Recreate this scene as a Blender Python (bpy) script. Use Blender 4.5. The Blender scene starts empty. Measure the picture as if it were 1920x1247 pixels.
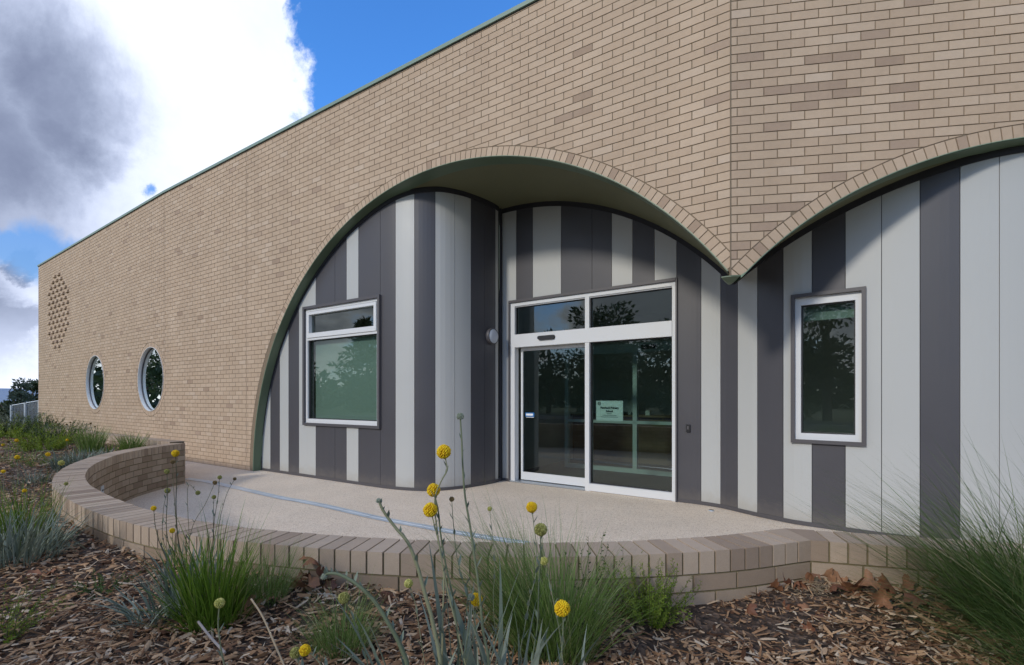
import bpy, math, random
import numpy as np
from mathutils import Vector, Matrix, noise
random.seed(7)
S = bpy.context.scene
COL = S.collection
# ------------------------------------------------------------------ camera
EYE = 1.42
FPX = 907.0          # focal length in pixels of a 1920 px wide frame (17 mm shift lens)
cd = bpy.data.cameras.new('camera'); cam = bpy.data.objects.new('camera', cd); COL.objects.link(cam)
cam.location = (0, 0, EYE); cam.rotation_euler = (math.radians(90), 0, 0)
cd.sensor_width = 36; cd.lens = 36*FPX/1920; cd.shift_y = 121.5/1920; cd.clip_start = .05; cd.clip_end = 9000
S.camera = cam
S.view_settings.view_transform = 'Standard'; S.view_settings.look = 'None'
S.view_settings.exposure = 0.42; S.view_settings.gamma = 1
# ------------------------------------------------------------------ node helper
class NT:
    def __init__(s, tree): s.t = tree; s.n = tree.nodes; s.l = tree.links
    def add(s, typ, **kw):
        nd = s.n.new(typ)
        for k, v in kw.items():
            if k.startswith('i_'):
                key = k[2:]; key = int(key) if key.isdigit() else key.replace('_', ' ')
                s.set(nd.inputs[key], v)
            else: setattr(nd, k, v)
        return nd
    def set(s, sock, v):
        if isinstance(v, bpy.types.NodeSocket): s.l.new(v, sock)
        else: sock.default_value = v
    def math(s, op, a, b=0.0, c=0.0, clamp=False):
        nd = s.n.new('ShaderNodeMath'); nd.operation = op; nd.use_clamp = clamp
        s.set(nd.inputs[0], a); s.set(nd.inputs[1], b)
        if op in ('MULTIPLY_ADD',): s.set(nd.inputs[2], c)
        return nd.outputs[0]
    def vmath(s, op, a, b=(0, 0, 0), out=0):
        nd = s.n.new('ShaderNodeVectorMath'); nd.operation = op
        s.set(nd.inputs[0], a)
        if op != 'SCALE': s.set(nd.inputs[1], b)
        else: s.set(nd.inputs['Scale'], b)
        return nd.outputs[out]
    def noise(s, vec, scale, detail=3, rough=.55, dist=0, out=0):
        nd = s.n.new('ShaderNodeTexNoise'); nd.inputs['Scale'].default_value = scale
        nd.inputs['Detail'].default_value = detail; nd.inputs['Roughness'].default_value = rough
        nd.inputs['Distortion'].default_value = dist
        if vec is not None: s.l.new(vec, nd.inputs['Vector'])
        return nd.outputs[out]
    def ramp(s, fac, stops, interp='LINEAR'):
        nd = s.n.new('ShaderNodeValToRGB'); cr = nd.color_ramp; cr.interpolation = interp
        while len(cr.elements) < len(stops): cr.elements.new(.5)
        for e, (p, c) in zip(cr.elements, stops):
            e.position = p; e.color = (*c, 1) if len(c) == 3 else c
        s.set(nd.inputs[0], fac); return nd.outputs[0]
    def mix(s, fac, a, b, blend='MIX'):
        nd = s.n.new('ShaderNodeMix'); nd.data_type = 'RGBA'; nd.blend_type = blend
        s.set(nd.inputs[0], fac)
        s.set(nd.inputs[6], a if isinstance(a, bpy.types.NodeSocket) else (*a, 1))
        s.set(nd.inputs[7], b if isinstance(b, bpy.types.NodeSocket) else (*b, 1))
        return nd.outputs[2]
    def sstep(s, v, a, b):
        nd = s.n.new('ShaderNodeMapRange'); nd.interpolation_type = 'SMOOTHSTEP'
        s.set(nd.inputs['Value'], v); nd.inputs['From Min'].default_value = a; nd.inputs['From Max'].default_value = b
        return nd.outputs[0]
# ------------------------------------------------------------------ world: daylight sky with cumulus
SUN = Vector((-1.317, -1.29, .95)).normalized()
W = bpy.data.worlds.new('World'); S.world = W; W.use_nodes = True
w = NT(W.node_tree); w.n.clear()
SKY_STRENGTH = .1
sky = w.add('ShaderNodeTexSky', sky_type='NISHITA', sun_disc=False)
sky.sun_elevation = math.asin(SUN.z); sky.sun_rotation = math.atan2(SUN.x, SUN.y) % (2*math.pi)
sky.air_density = 1.0; sky.dust_density = .4; sky.ozone_density = 2.5
g = w.add('ShaderNodeTexCoord').outputs['Generated']
d = w.vmath('NORMALIZE', g)
def skydir(px, py):
    v = Vector(((px-960)/FPX, 1, (745-py)/FPX)); return tuple(v.normalized())
warp = w.noise(d, 3.6, 12, .66, 0.3, out=1)
warp = w.vmath('SCALE', w.vmath('SUBTRACT', warp, (.5, .5, .5)), .26)
dw = w.vmath('ADD', d, warp)
# cumulus banks as rounded masses in the sky: (direction, angular radius)
def field(blobs, vec):
    m = None
    for (px, py, r) in blobs:
        dist = w.vmath('DISTANCE', vec, skydir(px, py), out=1)
        v = w.math('MULTIPLY_ADD', dist, -1.0/r, 1.0)
        m = v if m is None else w.math('MAXIMUM', m, v)
    return m
big = field([(80, 60, .32), (270, 70, .150), (372, 118, .105), (60, 280, .20), (300, -60, .17), (-300, 150, .40), (250, 235, .125), (140, 375, .06), (20, 370, .08), (225, 330, .05), (415, 150, .055), (395, 60, .060), (345, 215, .055), (385, 5, .05)], dw)
low = field([(10, 560, .075), (60, 505, .045), (-80, 600, .14), (40, 610, .05), (20, 690, .09), (-200, 480, .12)], dw)
sep = w.add('ShaderNodeSeparateXYZ'); w.l.new(d, sep.inputs[0])
dx, dy, dz = sep.outputs
gen = w.noise(w.vmath('MULTIPLY', d, (1, 1, 2.2)), 2.0, 8, .6, .3)
front = w.sstep(w.math('SUBTRACT', dy, w.math('MULTIPLY', w.math('ABSOLUTE', dx), .35)), .12, .3)
gmask = w.math('MULTIPLY', w.sstep(gen, .44, .52), w.math('SUBTRACT', 1.0, front))
bmask = w.sstep(w.math('MULTIPLY_ADD', w.math('SUBTRACT', w.noise(d, 24.0, 6, .65), .5), .22, big), -.02, .085)
lmask = w.sstep(low, -.02, .14)
hazeband = w.sstep(dz, .15, .0)
gap = w.sstep(field([(80, 462, .050), (140, 470, .04), (290, 343, .016), (20, 455, .03)], w.vmath('ADD', d, w.vmath('SCALE', warp, .45))), .0, .5)
mask = w.math('MAXIMUM', w.math('MAXIMUM', gmask, bmask), w.math('MAXIMUM', lmask, w.math('MULTIPLY', hazeband, .75)), clamp=True)
mask = w.math('MULTIPLY', mask, w.math('MULTIPLY_ADD', gap, -.9, 1.0))
# thickness of the cloud: grey where deep, white at the lit rim
dark = field([(0, 262, .18), (-240, 190, .34), (90, 140, .15), (120, 215, .12)], w.vmath('ADD', d, w.vmath('SCALE', warp, .9)))
dark2 = field([(30, 588, .045), (-60, 595, .10), (70, 470, .03)], dw)
fine = w.noise(d, 7.0, 8, .62)
shade = w.math('ADD', w.sstep(dark, -.05, .95), w.math('MULTIPLY', w.sstep(dark2, .0, .5), .55))
shade = w.math('MULTIPLY_ADD', w.math('SUBTRACT', fine, .5), .50, shade)
shade = w.math('ADD', shade, w.math('MULTIPLY', w.sstep(gen, .42, .62), w.math('MULTIPLY', w.math('SUBTRACT', 1.0, front), .8)), clamp=True)
shade = w.math('MULTIPLY', shade, w.math('MULTIPLY_ADD', hazeband, -.75, 1.0))
ccol = w.ramp(shade, [(0, (.86, .86, .855)), (.22, (.70, .715, .74)), (.5, (.46, .485, .54)), (.8, (.29, .315, .37)), (1, (.20, .22, .275))])
ccol = w.mix(front, ccol, w.mix(1.0, ccol, (.90, .97, 1.16), 'MULTIPLY'))
skyc = w.vmath('SCALE', sky.outputs[0], SKY_STRENGTH)
skyc = w.mix(w.sstep(dz, .15, .5), w.mix(1.0, skyc, (.75, 1.0, 1.35), 'MULTIPLY'), w.mix(1.0, skyc, (.72, 1.50, 2.35), 'MULTIPLY'))
allc = w.mix(mask, skyc, ccol)
bg = w.add('ShaderNodeBackground'); bg.inputs['Strength'].default_value = 1.0
w.l.new(allc, bg.inputs['Color'])
wo = w.add('ShaderNodeOutputWorld'); w.l.new(bg.outputs[0], wo.inputs[0])
# ------------------------------------------------------------------ sun
sd = bpy.data.lights.new('sun', 'SUN'); sd.energy = 1.4; sd.angle = math.radians(7); sd.color = (1, .93, .82)
so = bpy.data.objects.new('sun', sd); COL.objects.link(so)
so.rotation_euler = (-SUN).to_track_quat('-Z', 'Y').to_euler()
# ------------------------------------------------------------------ mesh helpers
class MB:
    def __init__(s): s.v = []; s.f = []; s.t = []; s.m = []
    def poly(s, pts, tint=.5, mi=0):
        b = len(s.v); s.v.extend([tuple(p) for p in pts]); s.f.append(tuple(range(b, b+len(pts)))); s.t.append(tint); s.m.append(mi)
    def prism(s, a, b, tint=.5, caps=True, mi=0):
        """two matching rings a, b joined by side faces"""
        n = len(a)
        if caps: s.poly(a, tint, mi); s.poly(b[::-1], tint, mi)
        for i in range(n):
            j = (i+1) % n; s.poly([a[j], a[i], b[i], b[j]], tint, mi)
    def box(s, o, ax, ay, az, tint=.5, mi=0):
        o = Vector(o); ax = Vector(ax); ay = Vector(ay); az = Vector(az)
        a = [o, o+ax, o+ax+ay, o+ay]; b = [p+az for p in a]
        s.prism(a[::-1], b[::-1], tint, True, mi)
    def grid(s, rows, tint=.5, mi=0, closed=False):
        """rows of points -> shared-vertex quads"""
        b = len(s.v); n = len(rows[0])
        for r in rows: s.v.extend([tuple(p) for p in r])
        for i in range(len(rows)-1):
            for j in range(n if closed else n-1):
                k = (j+1) % n
                s.f.append((b+i*n+j, b+i*n+k, b+(i+1)*n+k, b+(i+1)*n+j)); s.t.append(tint); s.m.append(mi)
    def tube(s, pts, rad, seg=8, tint=.5, cap=True, mi=0):
        pts = [Vector(p) for p in pts]; rows = []
        up = Vector((.3, .2, 1)).normalized()
        for i, p in enumerate(pts):
            tg = (pts[min(i+1, len(pts)-1)]-pts[max(i-1, 0)]).normalized()
            x = tg.cross(up)
            if x.length < 1e-3: x = tg.cross(Vector((1, 0, 0)))
            x.normalize(); y = tg.cross(x)
            r = rad[i] if hasattr(rad, '__len__') else rad
            rows.append([p+(x*math.cos(a)+y*math.sin(a))*r for a in [2*math.pi*k/seg for k in range(seg)]])
        s.grid(rows, tint, mi, True)
        if cap: s.poly(rows[0][::-1], tint, mi); s.poly(rows[-1], tint, mi)
    def build(s, name, mat, parent=None, smooth=False, mats=None):
        me = bpy.data.meshes.new(name)
        me.from_pydata(s.v, [], s.f)
        for mm in (mats or [mat]): me.materials.append(mm)
        if mats: me.polygons.foreach_set('material_index', s.m)
        tot = np.array([len(f) for f in s.f]); tt = np.repeat(np.array(s.t, dtype=np.float32), tot)
        ca = me.color_attributes.new('tint', 'FLOAT_COLOR', 'CORNER')
        arr = np.ones((len(tt), 4), dtype=np.float32); arr[:, 0] = tt; arr[:, 1] = tt; arr[:, 2] = tt
        ca.data.foreach_set('color', arr.ravel())
        if smooth: me.polygons.foreach_set('use_smooth', [True]*len(s.f))
        me.update()
        o = bpy.data.objects.new(name, me); COL.objects.link(o)
        if parent is not None:
            o.parent = parent; o.matrix_parent_inverse = Matrix.Translation(-wpos(parent))
        return o
def wpos(o):
    """world position of a parent: meshes here carry world coordinates (origin at 0), empties sit at their base"""
    if o.type == 'MESH': return Vector((0, 0, 0))
    return o.location+(wpos(o.parent) if o.parent else Vector((0, 0, 0)))
def tag(o, label=None, cat=None, group=None, kind=None):
    if label: o['label'] = label
    if cat: o['category'] = cat
    if group: o['group'] = group
    if kind: o['kind'] = kind
    return o
def thing(name, label, cat, loc, group=None):
    o = bpy.data.objects.new(name, None); COL.objects.link(o); o.location = loc; o.empty_display_size = .1
    return tag(o, label, cat, group)
def at(px, py, Y):
    """world point seen at photo pixel (px,py) at distance Y"""
    s_ = FPX/Y; return Vector(((px-960)/s_, Y, EYE+(745-py)/s_))
# ------------------------------------------------------------------ materials
def mat(name, col, rough=.6, metal=0, spec=.5, bump=None, var=None, tintramp=None, bumps=0.2, coat=0):
    """bump=(scale,detail,strength,distance); var=(scale,amount); tintramp=stops driven by the per-piece tint"""
    m = bpy.data.materials.new(name); m.use_nodes = True; t = NT(m.node_tree)
    b = t.n['Principled BSDF']; b.inputs['Roughness'].default_value = rough; b.inputs['Metallic'].default_value = metal
    b.inputs['Specular IOR Level'].default_value = spec
    oc = t.add('ShaderNodeTexCoord').outputs['Object']
    c = (*col, 1)
    if tintramp:
        at_ = t.add('ShaderNodeAttribute', attribute_name='tint'); c = t.ramp(at_.outputs['Fac'], tintramp)
    if var:
        nz = t.noise(oc, var[0], 4, .6)
        k = t.math('MULTIPLY_ADD', t.math('SUBTRACT', nz, .5), var[1]*2, 1.0)
        src = c if isinstance(c, bpy.types.NodeSocket) else None
        if src is None:
            rgb = t.add('ShaderNodeRGB'); rgb.outputs[0].default_value = c; src = rgb.outputs[0]
        c = t.vmath('SCALE', src, k)
    t.set(b.inputs['Base Color'], c)
    if bump:
        nz = t.noise(oc, bump[0], bump[1], .6)
        bp = t.add('ShaderNodeBump'); bp.inputs['Strength'].default_value = bump[2]; bp.inputs['Distance'].default_value = bump[3]
        t.l.new(nz, bp.inputs['Height']); t.l.new(bp.outputs[0], b.inputs['Normal'])
    return m
def brickmat(name, stops, speck=.16):
    m = bpy.data.materials.new(name); m.use_nodes = True; t = NT(m.node_tree); b = t.n['Principled BSDF']
    b.inputs['Roughness'].default_value = .85; b.inputs['Specular IOR Level'].default_value = .25
    oc = t.add('ShaderNodeTexCoord').outputs['Object']
    c = t.ramp(t.add('ShaderNodeAttribute', attribute_name='tint').outputs['Fac'], stops)
    f = t.noise(oc, 260, 2, .7); k = t.math('MULTIPLY_ADD', t.math('SUBTRACT', f, .5), speck*2, 1.0)
    g2 = t.noise(oc, 1.1, 4, .6); k2 = t.math('MULTIPLY_ADD', t.math('SUBTRACT', g2, .5), .22, 1.0)
    g3 = t.noise(oc, 22, 3, .6); k3 = t.math('MULTIPLY_ADD', t.math('SUBTRACT', g3, .5), .16, 1.0)
    g4 = t.noise(t.vmath('MULTIPLY', oc, (3.2, 3.2, .22)), 1.0, 5, .65); k4 = t.math('MULTIPLY_ADD', t.math('SUBTRACT', g4, .5), .20, 1.0)
    c = t.vmath('SCALE', t.vmath('SCALE', t.vmath('SCALE', t.vmath('SCALE', c, k), k2), k3), k4)
    t.set(b.inputs['Base Color'], c)
    bp = t.add('ShaderNodeBump'); bp.inputs['Strength'].default_value = .5; bp.inputs['Distance'].default_value = .002
    t.l.new(t.noise(oc, 180, 3, .6), bp.inputs['Height']); t.l.new(bp.outputs[0], b.inputs['Normal'])
    return m
M = {}
M['brick'] = brickmat('tan_brick', [(0, (.37, .27, .195)), (.08, (.42, .31, .228)), (.12, (.49, .368, .262)), (.4, (.51, .386, .276)), (.75, (.525, .40, .287)), (.95, (.545, .42, .306)), (1, (.56, .44, .33))])
M['brick_low'] = brickmat('low_wall_brick', [(0, (.25, .18, .125)), (.2, (.32, .24, .17)), (.5, (.37, .285, .205)), (.8, (.40, .31, .23)), (1, (.44, .35, .265))], .2)
M['brick_cap'] = brickmat('capping_brick', [(0, (.30, .225, .165)), (.2, (.38, .292, .215)), (.5, (.43, .335, .248)), (1, (.48, .38, .285))], .2)
M['mortar'] = mat('mortar', (.235, .185, .13), .95, spec=.1, var=(30, .25), bump=(120, 3, .6, .004))
M['mortar_low'] = mat('mortar_low', (.21, .175, .10), .95, spec=.1, var=(30, .25), bump=(120, 3, .6, .004))
M['white'] = mat('pale_grey_panel', (.475, .482, .465), .42, var=(.8, .035), bump=(2.5, 2, .05, .01))
M['dark'] = mat('charcoal_panel', (.070, .068, .076), .42, var=(.8, .06), bump=(2.5, 2, .05, .01))
M['gap'] = mat('panel_backing', (.03, .03, .035), .8)
M['trim'] = mat('charcoal_trim', (.085, .08, .085), .45)
M['green'] = mat('green_steel', (.115, .165, .105), .45, var=(3, .06))
M['green_edge'] = mat('green_lintel_edge', (.22, .30, .20), .4)
M['soffit'] = mat('olive_soffit', (.15, .155, .085), .7, var=(1.5, .06))
M['coping'] = mat('green_coping', (.20, .29, .235), .4, var=(2, .08))
M['alu'] = mat('white_aluminium', (.70, .71, .71), .3, var=(2, .02))
M['alu2'] = mat('anodised_threshold', (.42, .46, .50), .35, metal=.6)
M['black'] = mat('black_plastic', (.02, .02, .022), .35)
M['rubber_and_gap'] = mat('seal_and_gap_black', (.025, .025, .028), .6)
M['steel'] = mat('galvanised_steel', (.60, .66, .71), .42, metal=.35, var=(12, .15), bump=(60, 2, .1, .002))  # bluish base colour carries the reflected sky
for nm, dust in (('white', (.36, .32, .26)), ('dark', (.17, .15, .13))):
    t = NT(M[nm].node_tree); b = t.n['Principled BSDF']; src = b.inputs['Base Color'].links[0].from_socket
    oc = t.add('ShaderNodeTexCoord').outputs['Object']; sz = t.add('ShaderNodeSeparateXYZ'); t.l.new(oc, sz.inputs[0])
    low_ = t.math('MULTIPLY', t.sstep(t.math('MULTIPLY_ADD', t.noise(oc, 9, 5, .7), -.30, sz.outputs[2]), .10, -.12), .40)
    strk = t.math('MULTIPLY', t.sstep(t.noise(t.vmath('MULTIPLY', oc, (14, 14, .5)), 1.0, 4, .7), .56, .85), .09)
    t.l.new(t.mix(t.math('MAXIMUM', low_, strk), src, dust), b.inputs['Base Color'])
    t.l.new(t.math('MULTIPLY_ADD', t.noise(oc, 1.7, 4, .6), .3, .28), b.inputs['Roughness'])
def glass(name, tr, ior=1.55):
    m = bpy.data.materials.new(name); m.use_nodes = True; t = NT(m.node_tree); t.n.clear()
    tb = t.add('ShaderNodeBsdfTransparent'); tb.inputs[0].default_value = (*tr, 1)
    gl = t.add('ShaderNodeBsdfGlossy'); gl.inputs['Roughness'].default_value = .0; gl.inputs[0].default_value = (.86, .93, .93, 1)
    oc = t.add('ShaderNodeTexCoord').outputs['Object']
    bp = t.add('ShaderNodeBump'); bp.inputs['Strength'].default_value = .035; bp.inputs['Distance'].default_value = .02
    t.l.new(t.noise(oc, 1.3, 1, .5), bp.inputs['Height']); t.l.new(bp.outputs[0], gl.inputs['Normal'])
    fr = t.add('ShaderNodeFresnel'); fr.inputs['IOR'].default_value = ior
    k = t.math('MULTIPLY_ADD', fr.outputs[0], 1.6, .035, clamp=True)
    mx = t.add('ShaderNodeMixShader'); t.l.new(k, mx.inputs[0]); t.l.new(tb.outputs[0], mx.inputs[1]); t.l.new(gl.outputs[0], mx.inputs[2])
    o = t.add('ShaderNodeOutputMaterial'); t.l.new(mx.outputs[0], o.inputs[0]); return m
M['glass'] = glass('green_tinted_glass', (.45, .585, .545))
# ------------------------------------------------------------------ building plan
R0 = Vector((2.1134, 4.67526, 0)); UL = Vector((-.838017, .545644, 0)); NL = Vector((.545644, .838017, 0))
UR = Vector((.9866, -.1628, 0)).normalized(); NR = Vector((.1628, .9866, 0)).normalized()
TB = 12.28; PB = R0+UL*TB; U2 = Vector((-.821738, .569866, 0)); N2 = Vector((.569866, .821738, 0)); L2 = 11.22
TOP = 6.22; RLEN = 8.0
A1C, A1Z, A1R = 3.82, 0.0, 4.63        # left arch circle on the left wall
A2C, A2Z, A2R = 2.70, 0.20, 3.53       # right arch circle on the right wall
SOLD = .112
def vault(P):
    v = Vector((P[0], P[1], 0))-R0; t = v.dot(UL); tr = v.dot(UR)
    a = A1R**2-(t-A1C)**2; b = A2R**2-(tr-A2C)**2
    h1 = A1Z+math.sqrt(a) if a > 0 else -1; h2 = A2Z+math.sqrt(b) if b > 0 else -1
    return max(h1, h2)
TIPZ = 2.60
school = thing('school_building', 'long tan brick school building with two wide arches over grey and white striped entrance walls', 'building', R0.to_tuple())
# ---- brick laying
def clip(poly, c, nrm):
    """keep the part of a 2d polygon where (p-c).nrm >= 0"""
    out = []
    for i in range(len(poly)):
        a, b = poly[i], poly[(i+1) % len(poly)]
        da = (a[0]-c[0])*nrm[0]+(a[1]-c[1])*nrm[1]; db = (b[0]-c[0])*nrm[0]+(b[1]-c[1])*nrm[1]
        if da >= 0: out.append(a)
        if (da >= 0) != (db >= 0):
            k = da/(da-db); out.append((a[0]+(b[0]-a[0])*k, a[1]+(b[1]-a[1])*k))
    return out
def area(p): return abs(sum(p[i][0]*p[(i+1) % len(p)][1]-p[(i+1) % len(p)][0]*p[i][1] for i in range(len(p))))/2
CZ, BL, JT = .0860, .240, .0100
def lay(mb, P0, U, N, t0, t1, z0, z1, circles, offs=0.0, pdark=.06, proud=None):
    k0 = int(math.floor(z0/CZ)); k1 = int(math.ceil(z1/CZ))
    for k in range(k0, k1):
        za, zb = max(k*CZ+JT/2, z0), min((k+1)*CZ-JT/2, z1)
        if zb-za < .01: continue
        x = math.floor(t0/BL)*BL-(BL/2 if k % 2 else 0)+offs-BL
        while x < t1:
            a, b = max(x+JT/2, t0), min(x+BL-JT/2, t1); x += BL
            if b-a < .015: continue
            poly = [(a, za), (b, za), (b, zb), (a, zb)]
            cx, cz = (a+b)/2, (za+zb)/2; ok = True
            for (c0, c1, r) in circles:
                dd = math.hypot(cx-c0, cz-c1)
                if dd > r+.2: continue
                if dd < r-.16: ok = False; break
                nv = ((cx-c0)/dd, (cz-c1)/dd)
                poly = clip(poly, (c0+nv[0]*r, c1+nv[1]*r), nv)
                if len(poly) < 3 or area(poly) < .0006: ok = False; break
            if not ok: continue
            tint = random.random()
            if tint < .12: tint = .12+tint
            if random.random() < pdark: tint = random.random()*.12
            e = random.uniform(-.0012, .0012)
            if proud and proud(cx, cz, k, b-a): e = -.05
            f_ = [P0+U*p[0]+N*e+Vector((0, 0, p[1])) for p in poly]; bk = [q+N*(.02-e) for q in f_]
            mb.prism(f_, bk, tint, False); mb.poly(f_, tint)
def ring(mb, P0, U, N, c0, c1, r0, r1, a0, a1, keep=None, pdark=.05):
    n = max(3, round((a1-a0)*r0/.0865)); st = (a1-a0)/n; g_ = JT/2/r0
    for i in range(n):
        b0, b1 = a0+i*st+g_, a0+(i+1)*st-g_
        poly = [(c0+math.cos(b)*r, c1+math.sin(b)*r) for b, r in ((b0, r0), (b1, r0), (b1, r1), (b0, r1))]
        if keep: poly = keep(poly)
        if len(poly) < 3 or area(poly) < .0005: continue
        tint = random.uniform(.12, 1) if random.random() > pdark else random.random()*.12
        e = random.uniform(-.001, .001)
        f_ = [P0+U*p[0]+N*e+Vector((0, 0, p[1])) for p in poly]; bk = [q+N*(.02-e) for q in f_]
        mb.prism(f_, bk, tint, False); mb.poly(f_, tint)
def backing(mb, P0, U, N, t0, t1, z0, z1, arch=None, holes=(), dep=.006, zmin_at=None):
    xs = set(np.arange(t0, t1, .12).tolist()+[t0, t1])
    if arch: xs |= set((arch[0]+arch[2]*math.cos(a)) for a in np.linspace(0, math.pi, 121))
    for (c0, c1, r) in holes: xs |= set((c0+r*math.cos(a)) for a in np.linspace(0, math.pi, 33))
    xs = sorted(x for x in xs if t0-1e-6 <= x <= t1+1e-6)
    P = lambda x, z: P0+U*x+N*dep+Vector((0, 0, z))
    for a, b in zip(xs, xs[1:]):
        if b-a < 1e-5: continue
        lo = []
        for x in (a, b):
            z = z0
            if arch:
                q = arch[2]**2-(x-arch[0])**2
                if q > -1e-9:
                    z = arch[1]+math.sqrt(max(q, 0))
                if abs((a+b)/2-arch[0]) > arch[2]: z = z0
            if zmin_at and x < 1: z = max(z, zmin_at)
            lo.append(z)
        hl = None
        for (c0, c1, r) in holes:
            if abs((a+b)/2-c0) < r: hl = (c0, c1, r)
        if hl:
            h = [math.sqrt(max(hl[2]**2-(x-hl[0])**2, 0)) for x in (a, b)]
            mb.poly([P(a, lo[0]), P(b, lo[1]), P(b, hl[1]-h[1]), P(a, hl[1]-h[0])])
            mb.poly([P(a, hl[1]+h[0]), P(b, hl[1]+h[1]), P(b, z1), P(a, z1)])
        else: mb.poly([P(a, lo[0]), P(b, lo[1]), P(b, z1), P(a, z1)])
WIN1, WIN2, WR = (.824, 1.864), (4.935, 1.858), .785
MOT = (8.695, 4.355, 1.30)
def proud(cx, cz, k, wd):
    dt, dz_ = cx-MOT[0], cz-MOT[1]
    if math.hypot(dt, dz_) > MOT[2] or k % 2: return False
    return (round(cx/BL)+(k//2)) % 2 == 0
mb = MB()
lay(mb, R0, UL, NL, .006, 8.69-.006, .0, TOP, [(A1C, A1Z, A1R+SOLD+JT)], 0, .015)
lay(mb, R0, UL, NL, 8.69+.004, TB-.004, .0, TOP, [(A1C, A1Z, A1R+SOLD+JT)], .09, .02)
kt = lambda p: clip(clip(p, (.006, 0), (1, 0)), (0, TIPZ), (0, 1))
ring(mb, R0, UL, NL, A1C, A1Z, A1R, A1R+SOLD, 0.012, math.pi-.50, kt)
lay(mb, PB, U2, N2, .004, L2, .0, TOP, [(*WIN1, WR+SOLD+JT), (*WIN2, WR+SOLD+JT)], .03, .03, proud)
for wn in (WIN1, WIN2): ring(mb, PB, U2, N2, wn[0], wn[1], WR, WR+SOLD, 0, 2*math.pi)
mb.build('brickwork', M['brick'], school)
mb = MB()
# the arch ring's angle runs from the side of the wall where t grows; the right-hand part of it stops at the ridge
lay(mb, R0, UR, NR, .006, RLEN, .0, TOP, [(A2C, A2Z, A2R+SOLD+JT)], .06, .09)
ring(mb, R0, UR, NR, A2C, A2Z, A2R, A2R+SOLD, -.05, math.pi-.30, kt, .12)
mb.build('brickwork', M['brick'], school)['label'] = 'right hand brickwork with more dark bricks scattered in it'
mb = MB()
backing(mb, R0, UL, NL, 0, TB, 0, TOP, (A1C, A1Z, A1R), (), zmin_at=TIPZ)
backing(mb, PB, U2, N2, 0, L2, 0, TOP, None, [(*WIN1, WR), (*WIN2, WR)])
backing(mb, R0, UR, NR, 0, RLEN, 0, TOP, (A2C, A2Z, A2R), (), zmin_at=TIPZ)
# small flush mortar fillet at the ridge
mb.box(R0+Vector((-.006, -.003, TIPZ)), (.012, 0, 0), (0, .02, 0), (0, 0, TOP-TIPZ))
mb.build('mortar', M['mortar'], school)
# far end wall, roof, back
PE = PB+U2*L2
mb = MB()
mb.poly([PE, PE+N2*14, PE+N2*14+Vector((0, 0, TOP)), PE+Vector((0, 0, TOP))])
PR = R0+UR*RLEN
mb.poly([PR, PR+NR*14, PR+NR*14+Vector((0, 0, TOP)), PR+Vector((0, 0, TOP))])
mb.poly([PE+N2*14, PR+NR*14, PR+NR*14+Vector((0, 0, TOP)), PE+N2*14+Vector((0, 0, TOP))])
mb.build('end_wall', M['brick'], school)
mb = MB(); zt = Vector((0, 0, TOP-.05))
mb.poly([PE+zt, PB+zt+N2*.05, R0+zt+(NL+NR)*.05, PR+zt, PR+NR*14+zt, PE+N2*14+zt])
mb.build('roof', M['coping'], school)
# coping
mb = MB()
def coping(P, U, N, a, b, ea, eb):
    """folded metal coping; ea, eb = outward mitre shift along U at each end"""
    prof = [(-.026, TOP-.002), (-.026, TOP+.05), (.20, TOP+.05), (.20, TOP-.002)]
    ra = [P+U*(a+ea*q[0])+N*q[0]+Vector((0, 0, q[1])) for q in prof]; rb = [P+U*(b+eb*q[0])+N*q[0]+Vector((0, 0, q[1])) for q in prof]
    mb.prism(ra, rb)
m1 = math.tan(math.acos(max(-1, min(1, NL.dot(NR))))/2)
coping(R0, UL, NL, 0, TB, m1, 0); coping(PB, U2, N2, 0, L2+.02, 0, 0); coping(R0, UR, NR, 0, RLEN, m1, 0)
mb.build('coping', M['coping'], school)
mb = MB()
for (P, U, N, L) in ((R0, UL, NL, TB), (PB, U2, N2, L2), (R0, UR, NR, RLEN)):
    mb.box(P+U*.0+N*-.004+Vector((0, 0, TOP-.016)), U*L, N*.02, (0, 0, .013))
mb.build('coping_gap_shade', M['rubber_and_gap'], school)  # black strip standing in for the shaded gap beneath the coping
# ---- vaulted soffits (extruded along each wall's own depth) and lintel strips
mb = MB(); ms = MB(); me_ = MB()
angs = np.linspace(0, math.pi, 181)
deps = [0.23, .26]+np.linspace(.35, 2.3, 27).tolist()
def zt_(P, zl): return Vector((P.x, P.y, zl))
rows = []; rs = []; re = []
for a in angs:
    t = A1C+A1R*math.cos(a)
    if t < 0: continue
    z = A1Z+A1R*math.sin(a)
    row = []
    for dd in deps:
        P = R0+UL*t+NL*dd; row.append(zt_(P, max(z, vault(P)) if t < 3.8 else z))
    rows.append(row)
t0rows = [[zt_(R0+NL*dd, vault(R0+NL*dd)) for dd in deps]]
ms.grid(rows+t0rows)
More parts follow.
